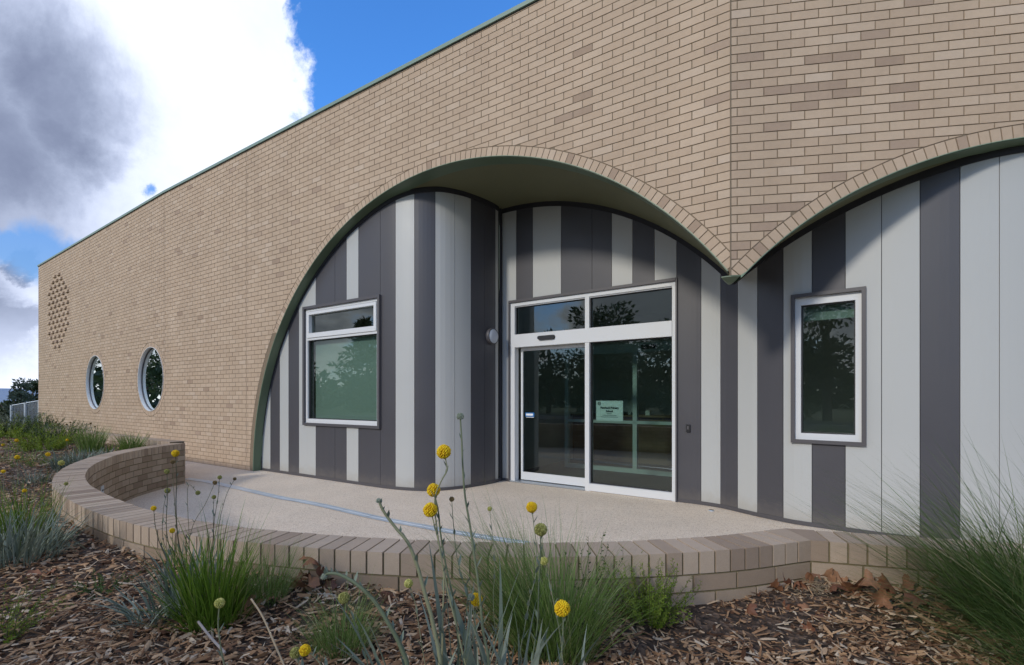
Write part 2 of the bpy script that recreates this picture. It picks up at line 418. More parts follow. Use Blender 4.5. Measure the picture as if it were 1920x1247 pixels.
# right vault: rays share the left wall's depth direction so both sheets meet on one line
rows = []
for i in range(0, 170):
    tr = 6.2*i/169; P0_ = R0+UR*tr; row = []
    for dd in [0.19]+np.linspace(.26, 1.9, 24).tolist():
        P = P0_+NL*dd; row.append(zt_(P, max(vault(P), .05)))
    rows.append(row)
ms.grid(rows)
ms.build('soffit', M['soffit'], school, True)
def strip(m_, P0, U, N, c0, c1, r, a0, a1, d0, d1, thick, tmin, zclip):
    rowsi = []
    for a in np.linspace(a0, a1, 161):
        t = c0+r*math.cos(a); z = c1+r*math.sin(a)
        if t < tmin: continue
        rin = r-thick; ti, zi = c0+rin*math.cos(a), c1+rin*math.sin(a)
        if z < zclip-.04 and t < 1: continue
        z_, zi_ = (max(z, zclip-.004), max(zi, zclip-.03)) if t < 1 else (z, zi)
        ti = max(ti, tmin)
        rowsi.append([P0+U*t+N*d0+Vector((0, 0, z_)), P0+U*ti+N*d0+Vector((0, 0, zi_)), P0+U*ti+N*d1+Vector((0, 0, zi_)), P0+U*t+N*d1+Vector((0, 0, z_))])
    if rowsi: m_.grid(rowsi)
strip(mb, R0, UL, NL, A1C, A1Z, A1R, 0.0, math.pi, .004, .235, .012, 0, TIPZ)
strip(mb, R0, UR, NR, A2C, A2Z, A2R, -.05, math.pi, .004, .20, .012, 0, TIPZ)
strip(me_, R0, UL, NL, A1C, A1Z, A1R, 0.0, math.pi, -.007, .006, .006, 0, TIPZ)
strip(me_, R0, UR, NR, A2C, A2Z, A2R, -.05, math.pi, -.007, .006, .006, 0, TIPZ)
# folded steel tip under the point of brickwork
tw = .085
a_ = R0+UL*tw; b_ = R0+UR*tw
top = [a_-NL*.008+Vector((0, 0, TIPZ-.004)), R0-Vector((0, .010, 0))+Vector((0, 0, TIPZ-.004)), b_-NR*.008+Vector((0, 0, TIPZ-.004)), b_+NR*.22+Vector((0, 0, TIPZ-.004)), R0+Vector((.1, .30, TIPZ-.004)), a_+NL*.22+Vector((0, 0, TIPZ-.004))]
bot = [Vector((p.x*.35+(R0.x+.04)*.65, p.y*.35+(R0.y+.1)*.65, TIPZ-.055)) for p in top]
mb.prism(top, [p+Vector((0, 0, -.010)) for p in top]); mb.prism([p+Vector((0, 0, -.010)) for p in top], bot)
mb.build('arch_lintel', M['green'], school, False); me_.build('lintel_edge', M['green_edge'], school)
# ---- curved cladding wall
def cat(P, m=24):
    P = [np.array(p, float) for p in P]; P = [2*P[0]-P[1]]+P+[2*P[-1]-P[-2]]; out = []
    for i in range(1, len(P)-2):
        p0, p1, p2, p3 = P[i-1:i+3]; t0 = 0; t1 = t0+np.linalg.norm(p1-p0)**.5; t2 = t1+np.linalg.norm(p2-p1)**.5; t3 = t2+np.linalg.norm(p3-p2)**.5
        for k in range(m):
            t = t1+(t2-t1)*k/m
            A1 = (t1-t)/(t1-t0)*p0+(t-t0)/(t1-t0)*p1; A2 = (t2-t)/(t2-t1)*p1+(t-t1)/(t2-t1)*p2; A3 = (t3-t)/(t3-t2)*p2+(t-t2)/(t3-t2)*p3
            B1 = (t2-t)/(t2-t0)*A1+(t-t0)/(t2-t0)*A2; B2 = (t3-t)/(t3-t1)*A2+(t-t1)/(t3-t1)*A3
            out.append((t2-t)/(t2-t1)*B1+(t-t1)/(t2-t1)*B2)
    out.append(P[-2]); return np.array(out)
class Path:
    def __init__(s, pts, m=24, straight=False):
        s.C = np.array(pts, float) if straight else cat(pts, m)
        s.L = np.concatenate([[0], np.cumsum(np.hypot(*np.diff(s.C, axis=0).T))]); s.len = s.L[-1]
    def pos(s, l):
        return Vector((np.interp(l, s.L, s.C[:, 0]), np.interp(l, s.L, s.C[:, 1]), 0))
    def tan(s, l, e=.02):
        return (s.pos(min(l+e, s.len))-s.pos(max(l-e, 0))).normalized()
    def out(s, l):                       # horizontal normal to the right of travel = towards the viewer
        t = s.tan(l); return Vector((t.y, -t.x, 0))
CA = Path([(-5.509, 9.829), (-4.881, 9.42), (-4.084, 8.902), (-3.246, 8.356), (-2.576, 7.92), (-2.112, 7.624), (-1.758, 7.435), (-1.427, 7.338), (-1.092, 7.359), (-0.805, 7.506), (-0.555, 7.725), (-0.322, 7.991), (-0.2, 8.21)])
CB = Path([(-0.2, 8.285), (0.705, 7.644), (1.443, 7.128), (2.184, 6.616), (2.494, 6.396), (2.668, 6.223), (2.797, 6.0), (2.92, 5.77), (3.055, 5.56), (3.18, 5.402), (3.4, 5.222), (3.62, 5.04), (3.8, 4.898), (4.0, 4.757), (4.243, 4.6), (4.49, 4.47), (4.75, 4.385), (5.1, 4.31), (6.0, 4.15), (7.2, 3.95), (8.2, 3.79)])
def Z(v, z): return Vector((v.x, v.y, z))
PAN_TOP = .055
def panel(path, sa, sb, mt, holes=()):
    """one folded cladding panel; holes=[(s0,s1,z0,z1)]; a panel cut right through by a window is two pieces"""
    for h in holes:
        if h[0] <= sa+.004 and sb-.004 <= h[1] and h[2] > .05:
            panel_piece(path, sa, sb, mt, holes, 0); panel_piece(path, sa, sb, mt, holes, 1); return
    panel_piece(path, sa, sb, mt, holes, None)
def panel_piece(path, sa, sb, mt, holes, only):
    m_ = MB(); g_ = .003; sa += g_; sb -= g_
    cuts = {sa, sb}
    for h in holes:
        for c in h[:2]:
            if sa < c < sb: cuts.add(c)
    cuts = sorted(cuts)
    for a, b in zip(cuts, cuts[1:]):
        mid = (a+b)/2; rng = [(.045, None)]
        for h in holes:
            if h[0] < mid < h[1]:
                rng = [(h[3], None)] if h[2] < .05 else [(.045, h[2]), (h[3], None)]
        n = max(1, int((b-a)/.06))
        ss = np.linspace(a, b, n+1)
        if only is not None and len(rng) > 1: rng = [rng[only]]
        for (zl, zh) in rng:
            lo, hi, lob, hib = [], [], [], []
            for s_ in ss:
                P = path.pos(s_); o = path.out(s_); zz = vault(P)-PAN_TOP if zh is None else zh
                zz = max(zz, zl+.001)
                lo.append(Z(P, zl)); hi.append(Z(P, zz)); lob.append(Z(P-o*.02, zl)); hib.append(Z(P-o*.02, zz))
            m_.grid([lo, hi]); m_.grid([hi, hib]); m_.grid([lob, lo])
            if a == cuts[0]: m_.poly([lo[0], hi[0], hib[0], lob[0]])
            if b == cuts[-1]: m_.poly([lo[-1], lob[-1], hib[-1], hi[-1]])
    return m_.build('wall_panel', M[mt], school)
LWIN = (2.150, 4.100, .95, 3.00); DOOR = (.20, 2.976, -.1, 3.02); RWIN = (4.475, 5.11, .94, 2.54)
JA = [.56, 1.061, 1.371, 1.653, 1.974, 2.467, 2.994, 3.296, 3.592, 4.1, 4.412, 4.742, 5.06, 5.366, 5.662, 5.957, 6.234, 6.33]
KA = 'WDWDWDDWDDWDWWDDW'
for i, k in enumerate(KA): panel(CA, JA[i], JA[i+1], 'white' if k == 'W' else 'dark', [LWIN])
JB = [.04, .333, .661, 1.189, 1.721, 2.038, 2.355, 2.671, 2.976, 3.296, 3.552, 3.796, 4.062, 4.365, 4.653, 4.955, 5.26, 5.56, 5.853, 6.13, 6.42, 6.72, 7.0, 7.3, 7.6, 7.9]
KB = 'WDWDDWDWDWDWDWDWWDWWDWDWD'
for i, k in enumerate(KB): panel(CB, JB[i], JB[i+1], 'white' if k == 'W' else 'dark', [DOOR, RWIN])
# backing sheet, base flashing, head flashing
def backsheet(path, a, b, holes):
    m_ = MB(); cuts = {a, b}
    for h in holes: cuts |= {h[0], h[1]}
    cuts = sorted(cuts)
    for p, q in zip(cuts, cuts[1:]):
        mid = (p+q)/2; rng = [(0, None)]
        for h in holes:
            if h[0] < mid < h[1]: rng = [(h[3], None)] if h[2] < .05 else [(0, h[2]), (h[3], None)]
        for zl, zh in rng:
            ss = np.linspace(p, q, max(2, int((q-p)/.05)+1)); rr = [[], []]
            for s_ in ss:
                P = path.pos(s_)-path.out(s_)*.022; rr[0].append(Z(P, zl)); rr[1].append(Z(P, max(vault(P)+.02, zl) if zh is None else zh))
            m_.grid(rr)
    return m_.build('cladding_backing', M['gap'], school)
backsheet(CA, .3, CA.len, [LWIN]); backsheet(CB, .0, 8.0, [DOOR, RWIN])
def sweep(m_, path, a, b, prof, n=None, zf=None):
    """prof = [(outward, z)] ring swept along path; zf(P) adds a height"""
    n = n or max(2, int((b-a)/.06)); rows = []
    for s_ in np.linspace(a, b, n+1):
        P = path.pos(s_); o = path.out(s_); z0 = zf(P) if zf else 0
        rows.append([Z(P+o*q[0], q[1]+z0) for q in prof])
    m_.grid(rows, closed=True); m_.poly(rows[0][::-1]); m_.poly(rows[-1])
mb = MB()
sweep(mb, CA, .58, 6.40, [(.012, .004), (.012, .048), (-.03, .048), (-.03, .004)])
mb.build('base_flashing', M['trim'], school); mb = MB(); sweep(mb, CB, .0, .197, [(.012, .004), (.012, .048), (-.03, .048), (-.03, .004)])
mb.build('base_flashing', M['trim'], school); mb = MB(); sweep(mb, CB, 2.98, 7.8, [(.012, .004), (.012, .048), (-.03, .048), (-.03, .004)])
mb.build('base_flashing', M['trim'], school)
mb = MB()
vz = lambda P: vault(P)
sweep(mb, CA, .63, 6.33, [(.014, -.075), (.014, .02), (-.03, .02), (-.03, -.075)], zf=vz, n=160)
mb.build('head_flashing', M['gap'], school); mb = MB(); sweep(mb, CB, .02, 7.8, [(.014, -.075), (.014, .02), (-.03, .02), (-.03, -.075)], zf=vz, n=200)
mb.build('head_flashing', M['gap'], school)
mb = MB()
mb.box(Vector((-.215, 8.20, 0)), (.035, -.005, 0), (.01, .07, 0), (0, 0, 4.62)); mb.build('corner_trim', M['gap'], school)
# ---- framed openings.  F = frame of reference in the wall plane
class Fr:
    def __init__(s, path, sa, sb):
        s.p0 = path.pos(sa); s.a = (path.pos(sb)-s.p0).normalized(); s.o = Vector((s.a.y, -s.a.x, 0)); s.s0 = sa
    def pt(s, s_, out, z): return Z(s.p0+s.a*(s_-s.s0)+s.o*out, z)
    def box(s, m_, a, b, o0, o1, z0, z1, mi=0):
        m_.box(s.pt(a, o0, z0), s.a*(b-a), s.o*(o1-o0), Vector((0, 0, z1-z0)), mi=mi)
    def sheet(s, m_, a, b, o, z0, z1):
        m_.poly([s.pt(a, o, z0), s.pt(b, o, z0), s.pt(b, o, z1), s.pt(a, o, z1)])
    def frame(s, m_, a, b, z0, z1, wd, o0, o1, wb=None, wt=None):
        wb = wb or wd; wt = wt or wd
        s.box(m_, a, a+wd, o0, o1, z0, z1); s.box(m_, b-wd, b, o0, o1, z0, z1)
        s.box(m_, a+wd, b-wd, o0, o1, z0, z0+wb); s.box(m_, a+wd, b-wd, o0, o1, z1-wt, z1)
def part(m_, name, mt, parent):
    return m_.build(name, M[mt] if isinstance(mt, str) else mt, parent)
blind = mat('pale_blind', (.62, .62, .60), .8)
# left window
F = Fr(CA, 2.3, 3.9)
mb = MB(); F.frame(mb, 2.126, 4.118, .925, 3.03, .045, -.06, .035); win = part(mb, 'window', 'trim', school)
win['label'] = 'wide window with an opening top light'
mb = MB(); F.frame(mb, 2.171, 4.073, .97, 2.985, .05, -.10, -.005, wb=.07, wt=.045)
F.box(mb, 2.221, 4.023, -.10, -.005, 2.43, 2.47)
part(mb, 'frame', 'alu', win)
mb = MB(); F.frame(mb, 2.225, 4.019, 2.472, 2.93, .055, -.09, .012, wb=.08, wt=.05); part(mb, 'top_sash', 'alu', win)
mb = MB(); F.frame(mb, 2.221, 4.023, 1.04, 2.43, .012, -.085, -.035)
part(mb, 'glazing_seal', 'rubber_and_gap', win)
mb = MB(); F.sheet(mb, 2.221, 4.023, -.07, 1.04, 2.43); F.sheet(mb, 2.28, 3.964, -.055, 2.552, 2.88); part(mb, 'pane', 'glass', win)
mb = MB(); F.box(mb, 2.26, 4.02, -.15, -.145, 1.0, 2.46); part(mb, 'blind', blind, win)
# right window
F = Fr(CB, 4.5, 5.1)
mb = MB(); F.frame(mb, 4.452, 5.134, .915, 2.565, .038, -.06, .035); win = part(mb, 'window', 'trim', school)
win['label'] = 'narrow upright window'
mb = MB(); F.frame(mb, 4.490, 5.096, .953, 2.527, .055, -.09, -.01, wb=.07, wt=.085); part(mb, 'frame', 'alu', win)
mb = MB(); F.frame(mb, 4.545, 5.041, 1.023, 2.442, .012, -.08, -.03); part(mb, 'glazing_seal', 'rubber_and_gap', win)
mb = MB(); F.sheet(mb, 4.545, 5.041, -.064, 1.023, 2.442); part(mb, 'pane', 'glass', win)
mb = MB(); F.box(mb, 4.55, 5.04, -.16, -.15, 2.28, 2.44); part(mb, 'blind', blind, win)
# door set
F = Fr(CB, .5, 2.7)
door = bpy.data.objects.new('entrance_door', None); COL.objects.link(door); door.parent = school
mb = MB(); F.box(mb, .19, .215, -.08, .03, 0, 3.045); F.box(mb, .215, 2.976, -.08, .03, 3.005, 3.045); F.box(mb, 2.968, 2.99, -.08, .03, 0, 3.045)
part(mb, 'surround', 'trim', door)
mb = MB()
F.box(mb, .215, .30, -.12, .0, 0, 3.003); F.box(mb, 2.915, 2.968, -.12, .0, 0, 3.003)
F.box(mb, .30, 2.915, -.12, .0, 2.945, 3.003); F.box(mb, .30, 2.915, -.12, .012, 2.255, 2.468)
F.box(mb, 1.602, 1.672, -.12, .004, 0.0, 2.255); F.box(mb, 1.602, 1.672, -.12, .002, 2.468, 2.945)
F.box(mb, 1.672, 2.915, -.12, .0, 0.006, .115); F.box(mb, .30, 2.915, -.115, -.02, 2.93, 2.945)
part(mb, 'frame', 'alu', door)
mb = MB(); F.box(mb, .215, 1.602, -.16, .03, .004, .022); part(mb, 'threshold', 'alu2', door)
mb = MB(); F.frame(mb, .345, 1.66, .035, 2.25, .035, -.165, -.125, wb=.13, wt=.05); leaf = part(mb, 'sliding_leaf', 'alu', door)
mb = MB(); F.sheet(mb, .38, 1.63, -.146, .165, 2.2); part(mb, 'pane', 'glass', leaf)
mb = MB(); F.sheet(mb, 1.672, 2.915, -.066, .115, 2.255); F.sheet(mb, .30, 1.602, -.066, 2.468, 2.93); F.sheet(mb, 1.672, 2.915, -.066, 2.468, 2.93)
part(mb, 'pane', 'glass', door)
mb = MB(); F.frame(mb, 1.672, 2.915, .115, 2.255, .014, -.085, -.045)
F.frame(mb, .30, 1.602, 2.468, 2.93, .012, -.085, -.045); F.frame(mb, 1.672, 2.915, 2.468, 2.93, .012, -.085, -.045); F.box(mb, .345, .38, -.175, -.166, .03, 2.25)
part(mb, 'glazing_seal', 'rubber_and_gap', door)
mb = MB()
rr = []
for k in range(24):
    a = 2*math.pi*k/24; rr.append((.93+math.cos(a)*.035+(.125 if math.cos(a) > 0 else -.125), 2.378+math.sin(a)*.037))
mb.prism([F.pt(x, .012, z) for x, z in rr], [F.pt(.93+(x-.93)*.95, .055, 2.378+(z-2.378)*.8) for x, z in rr])
part(mb, 'motion_sensor', 'black', door)
# ---- round windows
F2 = lambda t, z, dpt: PB+U2*t+N2*dpt+Vector((0, 0, z))
for (c0, c1), lb in ((WIN1, 'larger looking round window nearer the entrance arch'), (WIN2, 'round window nearer the far end of the wall')):
    def circ(r, dpt, n=64): return [F2(c0+r*math.cos(2*math.pi*k/n), c1+r*math.sin(2*math.pi*k/n), dpt) for k in range(n)]
    mb = MB(); mb.grid([circ(WR+.004, -.012), circ(WR-.008, -.012), circ(WR-.008, .085)], closed=True)
    mb.grid([circ(WR+.004, -.012), circ(WR+.004, .02)], closed=True)
    wr = part(mb, 'window', 'alu', school); wr['label'] = lb
    mb = MB(); mb.grid([circ(WR-.008, .060), circ(WR-.03, .058), circ(WR-.03, .09)], closed=True); part(mb, 'frame', 'trim', wr)
    mb = MB(); mb.poly(circ(WR-.03, .072)); part(mb, 'pane', 'glass', wr)
# ---- rooms behind the glass
M['carpet'] = mat('dark_carpet', (.10, .096, .10), .95, var=(60, .3))
M['inwall'] = mat('interior_wall', (.62, .63, .60), .8)
M['inframe'] = mat('inner_door_frame', (.66, .70, .68), .5)
M['wood'] = mat('counter_timber', (.20, .13, .08), .5, var=(8, .2))
mb = MB()
def A(t, dd, z=0): return R0+UL*t+NL*dd+Vector((0, 0, z))
mb.poly([A(4.1, 1.95, 0.02), A(.30, 1.84, .02), A(.30, 5.8, .02), A(4.1, 5.8, .02)]); part(mb, 'interior_floor', 'carpet', school)
mb = MB()
mb.poly([A(12, 5.8, 0), A(-4.5, 5.8, 0), A(-4.5, 5.8, 3.3), A(12, 5.8, 3.3)])
mb.poly([A(12, 1.0, 3.3), A(5.5, 1.0, 3.3), A(3.9, 2.0, 3.3), A(0, 1.8, 3.3), A(-4.5, 1.8, 3.3), A(-4.5, 5.8, 3.3), A(12, 5.8, 3.3)])
mb.poly([A(4.15, 2.0, 0), A(4.15, 5.8, 0), A(4.15, 5.8, 3.3), A(4.15, 2.0, 3.3)])
mb.poly([A(.25, 1.9, 0), A(.25, 4.1, 0), A(.25, 4.1, 3.3), A(.25, 1.9, 3.3)])
part(mb, 'interior_wall', 'inwall', school)
# inner sliding door set, 1.9 m behind the outer one
FI = Fr(CB, .5, 2.7)
mb = MB()
for a, b, z0, z1 in ((.2, .28, 0, 3.0), (1.62, 1.70, 0, 2.25), (2.60, 2.67, 0, 2.25), (.28, 3.4, 2.25, 2.42), (.28, 1.62, .0, .10), (1.7, 2.6, .0, .10), (2.67, 3.4, .0, .07), (.28, 3.4, .93, .985)):
    FI.box(mb, a, b, -2.0, -1.92, z0, z1)
part(mb, 'inner_door_frame', 'inframe', school)
mb = MB(); FI.box(mb, -.5, 3.4, -3.9, -3.3, 0, 1.0); FI.box(mb, -.5, 3.4, -3.95, -3.2, 1.0, 1.04); part(mb, 'reception_counter', 'wood', school)
mb = MB(); FI.box(mb, 1.80, 2.05, -1.918, -1.87, 2.30, 2.37); part(mb, 'inner_motion_sensor', 'black', school)
mb = MB(); FI.box(mb, .75, 1.15, -3.5, -3.47, 1.10, 1.36); FI.box(mb, .92, .98, -3.55, -3.48, 1.04, 1.12); FI.box(mb, 1.35, 1.44, -3.45, -3.36, 1.04, 1.14); part(mb, 'desk_equipment', 'inframe', school)
# ------------------------------------------------------------------ wall fittings (things of their own)
# round wall light on the charcoal return
P = CA.pos(6.10); o_ = CA.out(6.10); a_ = CA.tan(6.10); zc = 2.42
lt = thing('wall_light', 'round grey bulkhead light on the charcoal panels left of the entrance door', 'wall light', Z(P, zc).to_tuple())
def disc(r, out, n=40): return [Z(P+a_*r*math.cos(2*math.pi*k/n)+o_*out, zc+r*math.sin(2*math.pi*k/n)) for k in range(n)]
mb = MB(); mb.grid([disc(.13, .0), disc(.135, .02), disc(.135, .055), disc(.125, .068), disc(.115, .066)], closed=True); mb.build('rim', M['trim'], lt, True)
M['lens'] = mat('light_lens', (.50, .54, .60), .35)
mb = MB(); mb.grid([disc(.116, .062), disc(.10, .078), disc(.05, .086), disc(.002, .088)], closed=True); mb.build('lens', M['lens'], lt, True)
# card reader
F = Fr(CB, 3.0, 3.28)
rd = thing('card_reader', 'small black card reader on the charcoal panel right of the entrance door', 'card reader', F.pt(3.13, 0, 1.0).to_tuple())
mb = MB(); F.box(mb, 3.108, 3.158, .001, .022, .955, 1.055); mb.build('body', M['black'], rd)
mb = MB(); F.box(mb, 3.122, 3.144, .022, .026, .99, 1.035); mb.build('keypad', M['trim'], rd)
# paper notice inside the right-hand glass
M['paper'] = mat('notice_paper', (.85, .86, .86), .7); M['ink'] = mat('ink', (.03, .05, .07), .7); M['blue'] = mat('blue_sticker', (.02, .16, .42), .5)
F = Fr(CB, .5, 2.7)
nt = thing('paper_notice', 'pale paper notice with the school name stuck on the glass of the entrance', 'notice', F.pt(1.98, -.055, 1.07).to_tuple())
mb = MB(); F.box(mb, 1.752, 2.182, -.074, -.072, 1.068, 1.370); part(mb, 'sheet', 'paper', nt)
def text(body, size, pos, ax, mt, parent, up=Vector((0, 0, 1)), bold=0.0, name='lettering'):
    cu = bpy.data.curves.new(name, 'FONT'); cu.body = body; cu.size = size; cu.align_x = 'CENTER'; cu.align_y = 'CENTER'; cu.extrude = .0008; cu.offset = bold; cu.resolution_u = 3
    o = bpy.data.objects.new(name+'_tmp', cu); COL.objects.link(o)
    dg = bpy.context.evaluated_depsgraph_get(); me = bpy.data.meshes.new_from_object(o.evaluated_get(dg))
    bpy.data.objects.remove(o); ax = ax.normalized(); nz = ax.cross(up)
    mt_ = Matrix((( ax.x, up.x, nz.x, pos.x), (ax.y, up.y, nz.y, pos.y), (ax.z, up.z, nz.z, pos.z), (0, 0, 0, 1)))
    me.transform(mt_); me.materials.clear(); me.materials.append(mt)
    oo = bpy.data.objects.new(name, me); COL.objects.link(oo); oo.parent = parent; oo.matrix_parent_inverse = Matrix.Translation(-wpos(parent)); return oo
text('Viewbank Primary', .040, F.pt(1.968, -.0705, 1.262), F.a, M['ink'], nt, bold=.0020)
text('School', .040, F.pt(1.968, -.0705, 1.212), F.a, M['ink'], nt, bold=.0020)
mb = MB()
for k, (x0, x1) in enumerate(((1.925, 2.005), (1.86, 2.08), (1.83, 2.105))): F.box(mb, x0, x1, -.0715, -.0705, 1.172-k*.024, 1.177-k*.024)
mb.build('small_print', M['ink'], nt)
mb = MB()
def dring(cx, cz, r0, r1, n=28, out=-.0708):
    a = [F.pt(cx+r0*math.cos(2*math.pi*k/n), out, cz+r0*math.sin(2*math.pi*k/n)) for k in range(n)]; b = [F.pt(cx+r1*math.cos(2*math.pi*k/n), out, cz+r1*math.sin(2*math.pi*k/n)) for k in range(n)]
    mb.grid([a, b], closed=True)
dring(1.806, 1.325, .017, .026)
mb.poly([F.pt(1.806+x, -.0706, 1.325+z) for x, z in ((-.011, .008), (0, .003), (.011, .008), (.004, -.006), (0, -.011), (-.004, -.006))])
mb.build('emblem', M['ink'], nt)
st = thing('door_sticker', 'small blue sticker with a white arrow on the sliding door glass', 'sticker', F.pt(.52, -.13, 1.08).to_tuple())
mb = MB(); F.box(mb, .425, .60, -.1405, -.139, 1.095, 1.165); mb.build('backing', M['blue'], st)
mb = MB(); mb.poly([F.pt(x, -.1385, z) for x, z in ((.44, 1.113), (.555, 1.113), (.555, 1.105), (.583, 1.13), (.555, 1.155), (.555, 1.147), (.44, 1.147))]); F.box(mb, .44, .59, -.1405, -.1395, 1.082, 1.090)
mb.build('arrow', M['paper'], st)
# ------------------------------------------------------------------ low garden wall
CAPZ = .665; CAPH = .107; WW = .225
outer = [(1.577, 2.553), (1.138, 2.412), (.797, 2.345), (.418, 2.300), (0, 2.288), (-.425, 2.325), (-.856, 2.395), (-1.244, 2.487), (-1.64, 2.60), (-1.985, 2.745), (-2.36, 2.94), (-2.72, 3.165), (-3.07, 3.415), (-3.47, 3.73), (-3.85, 4.06), (-4.2, 4.42), (-4.52, 4.80), (-4.88, 5.30), (-5.14, 5.75), (-5.36, 6.20), (-5.52, 6.65), (-5.61, 7.10), (-5.64, 7.55), (-5.62, 8.0)]
class Off:
    """wall centreline made from the outer face, travelling right -> left (garden side on the left hand)"""
    def __init__(s, p, m0=None, m1=None): s.p = p; s.m0 = m0; s.m1 = m1
    def side(s, l):                      # unit vector towards the paved side, scaled for a mitre
        t = s.p.tan(l); n = Vector((t.y, -t.x, 0))
        if l <= 1e-4 and s.m0 is not None: return s.m0
        if l >= s.p.len-1e-4 and s.m1 is not None: return s.m1
        return n
GW = Path(outer, 16)
# right-hand leg starts at the same outer corner and runs to the right towards the viewer
dirR = Vector((.9646, -.2636, 0)).normalized()
t_in = (GW.pos(.05)-GW.pos(0)).normalized()
nA = Vector((t_in.y, -t_in.x, 0)); nB = Vector((-dirR.y, dirR.x, 0))
mit = (nA+nB).normalized(); mit = mit/max(.3, mit.dot(nA))
GR = Path([(1.577, 2.553), tuple((Vector((1.577, 2.553, 0))+dirR*7.5)[:2])], straight=True)
c0_ = Vector((-5.79, 8.18, 0)); GL = Path([tuple((c0_-UL*.0)[:2]), tuple((c0_+UL*13)[:2])], straight=True)
lw = thing('low_garden_wall', 'low curved tan brick retaining wall with a brick on edge capping round the paved forecourt', 'garden wall', (0, 2.4, 0))
def wallrun(path, sgn, m0=None, reveal_end=False):
    """sgn=+1: paved side is to the right of travel"""
    capm, crs, core = MB(), MB(), MB()
    def side(l):
        t = path.tan(l); n = Vector((t.y, -t.x, 0))*sgn
        if m0 is not None and l < 1e-4: return m0
        return n
    def q(l, k): return path.pos(l)+side(l)*k*1.0      # k from the garden-side face inward
    L = path.len
    n = int(L/.086); st = L/n
    for i in range(n):
        a, b = i*st+(.005 if i else .0), (i+1)*st-.005
        tint = random.random(); e = random.uniform(-.0015, .0015)
        lowr = [q(a, -e), q(b, -e), q(b, WW+e), q(a, WW+e)]
        capm.prism([Z(p, CAPZ-CAPH) for p in lowr], [Z(p, CAPZ+e*.6) for p in lowr], tint, False); capm.poly([Z(p, CAPZ+e*.6) for p in lowr], tint)
    zt0 = CAPZ-CAPH-.009
    for r in range(7):
        z1_, z0_ = zt0-.001-r*.086, zt0-r*.086-.0755
        if z1_ < .0: break
        z0_ = max(z0_, -.03)
        for (f0, f1, ph) in ((0, .09, 0), (WW, WW-.09, .06)):
            x = -(.12 if r % 2 else 0)+ph
            while x < L:
                a, b = max(x+.0055, 0.0), min(x+.24-.0055, L); x += .24
                if b-a < .02: continue
                tint = random.random(); e = random.uniform(-.0012, .0012)
                m = (a+b)/2
                ff = [q(a, f0), q(m, f0), q(b, f0)]; bb = [q(a, f1), q(m, f1), q(b, f1)]
                ringp = ff+bb[::-1]
                crs.prism([Z(p, z0_) for p in ringp], [Z(p, z1_) for p in ringp], tint, True)
    rows = []
    for l in np.linspace(0, L, max(3, int(L/.08))):
        rows.append([Z(q(l, .007), -.05), Z(q(l, .007), CAPZ-.006), Z(q(l, WW-.007), CAPZ-.006), Z(q(l, WW-.007), -.05)])
    core.grid(rows); core.poly(rows[0][::-1]); core.poly(rows[-1])
    return capm, crs, core
for path, sgn, m0 in ((GW, 1, mit), (GR, -1, mit), (GL, 1, None)):
    a_m, b_m, c_m = wallrun(path, sgn, m0)
    a_m.build('capping', M['brick_cap'], lw); b_m.build('brick_courses', M['brick_low'], lw); c_m.build('mortar', M['mortar_low'], lw)
# recessed step light in the inner face
li = min(np.arange(0, GW.len, .02), key=lambda l: abs((lambda p: 960+FPX*p.x/p.y)(GW.pos(l)+Vector((GW.tan(l).y, -GW.tan(l).x, 0))*WW)-191.0) if (GW.pos(l).y > 5.0) else 1e9)
p_ = GW.pos(li); t_ = GW.tan(li); n_ = Vector((t_.y, -t_.x, 0)); p_ = p_+n_*(WW+.001)
sl = thing('step_light', 'small square steel step light set in the inner face of the low wall', 'step light', Z(p_, .27).to_tuple())
mb = MB(); mb.box(Z(p_-t_*.06, .25), t_*.12, n_*.006, (0, 0, .11)); mb.build('face_plate', M['steel'], sl)
mb = MB(); mb.box(Z(p_-t_*.03+n_*.006, .30), t_*.06, n_*.003, (0, 0, .018)); mb.build('louvre', M['black'], sl)
# ------------------------------------------------------------------ paving
m = bpy.data.materials.new('exposed_aggregate'); m.use_nodes = True; t = NT(m.node_tree); b = t.n['Principled BSDF']; M['paving'] = m
oc = t.add('ShaderNodeTexCoord').outputs['Object']
vo = t.add('ShaderNodeTexVoronoi'); vo.inputs['Scale'].default_value = 130; t.l.new(oc, vo.inputs['Vector'])
sepc = t.add('ShaderNodeSeparateColor'); t.l.new(vo.outputs['Color'], sepc.inputs[0])
c = t.ramp(sepc.outputs[0], [(0, (.42, .32, .235)), (.10, (.62, .50, .38)), (.4, (.74, .61, .47)), (.75, (.80, .675, .53)), (1, (.85, .755, .63))])
c = t.vmath('SCALE', c, t.math('MULTIPLY_ADD', t.math('SUBTRACT', t.noise(oc, .9, 7, .65), .5), .42, 1.0))
t.l.new(c, b.inputs['Base Color']); b.inputs['Roughness'].default_value = .85
bp = t.add('ShaderNodeBump'); bp.inputs['Strength'].default_value = .5; bp.inputs['Distance'].default_value = .004
t.l.new(vo.outputs['Distance'], bp.inputs['Height']); t.l.new(bp.outputs[0], b.inputs['Normal'])
mb = MB()
inn = [GW.pos(l)+Vector((GW.tan(l).y, -GW.tan(l).x, 0))*.1 for l in np.linspace(.1, GW.len, 60)]
pl = [Z(GR.pos(l)+Vector((.0, .1, 0)), 0) for l in (7.4, 4, 2, .3)]+[Z(p, 0) for p in inn]+[Z(GL.pos(12.5), 0)]+[A(20, 4, 0), A(-9, 6, 0)]
mb.poly(pl); tag(mb.build('paving', M['paving']), kind='structure')
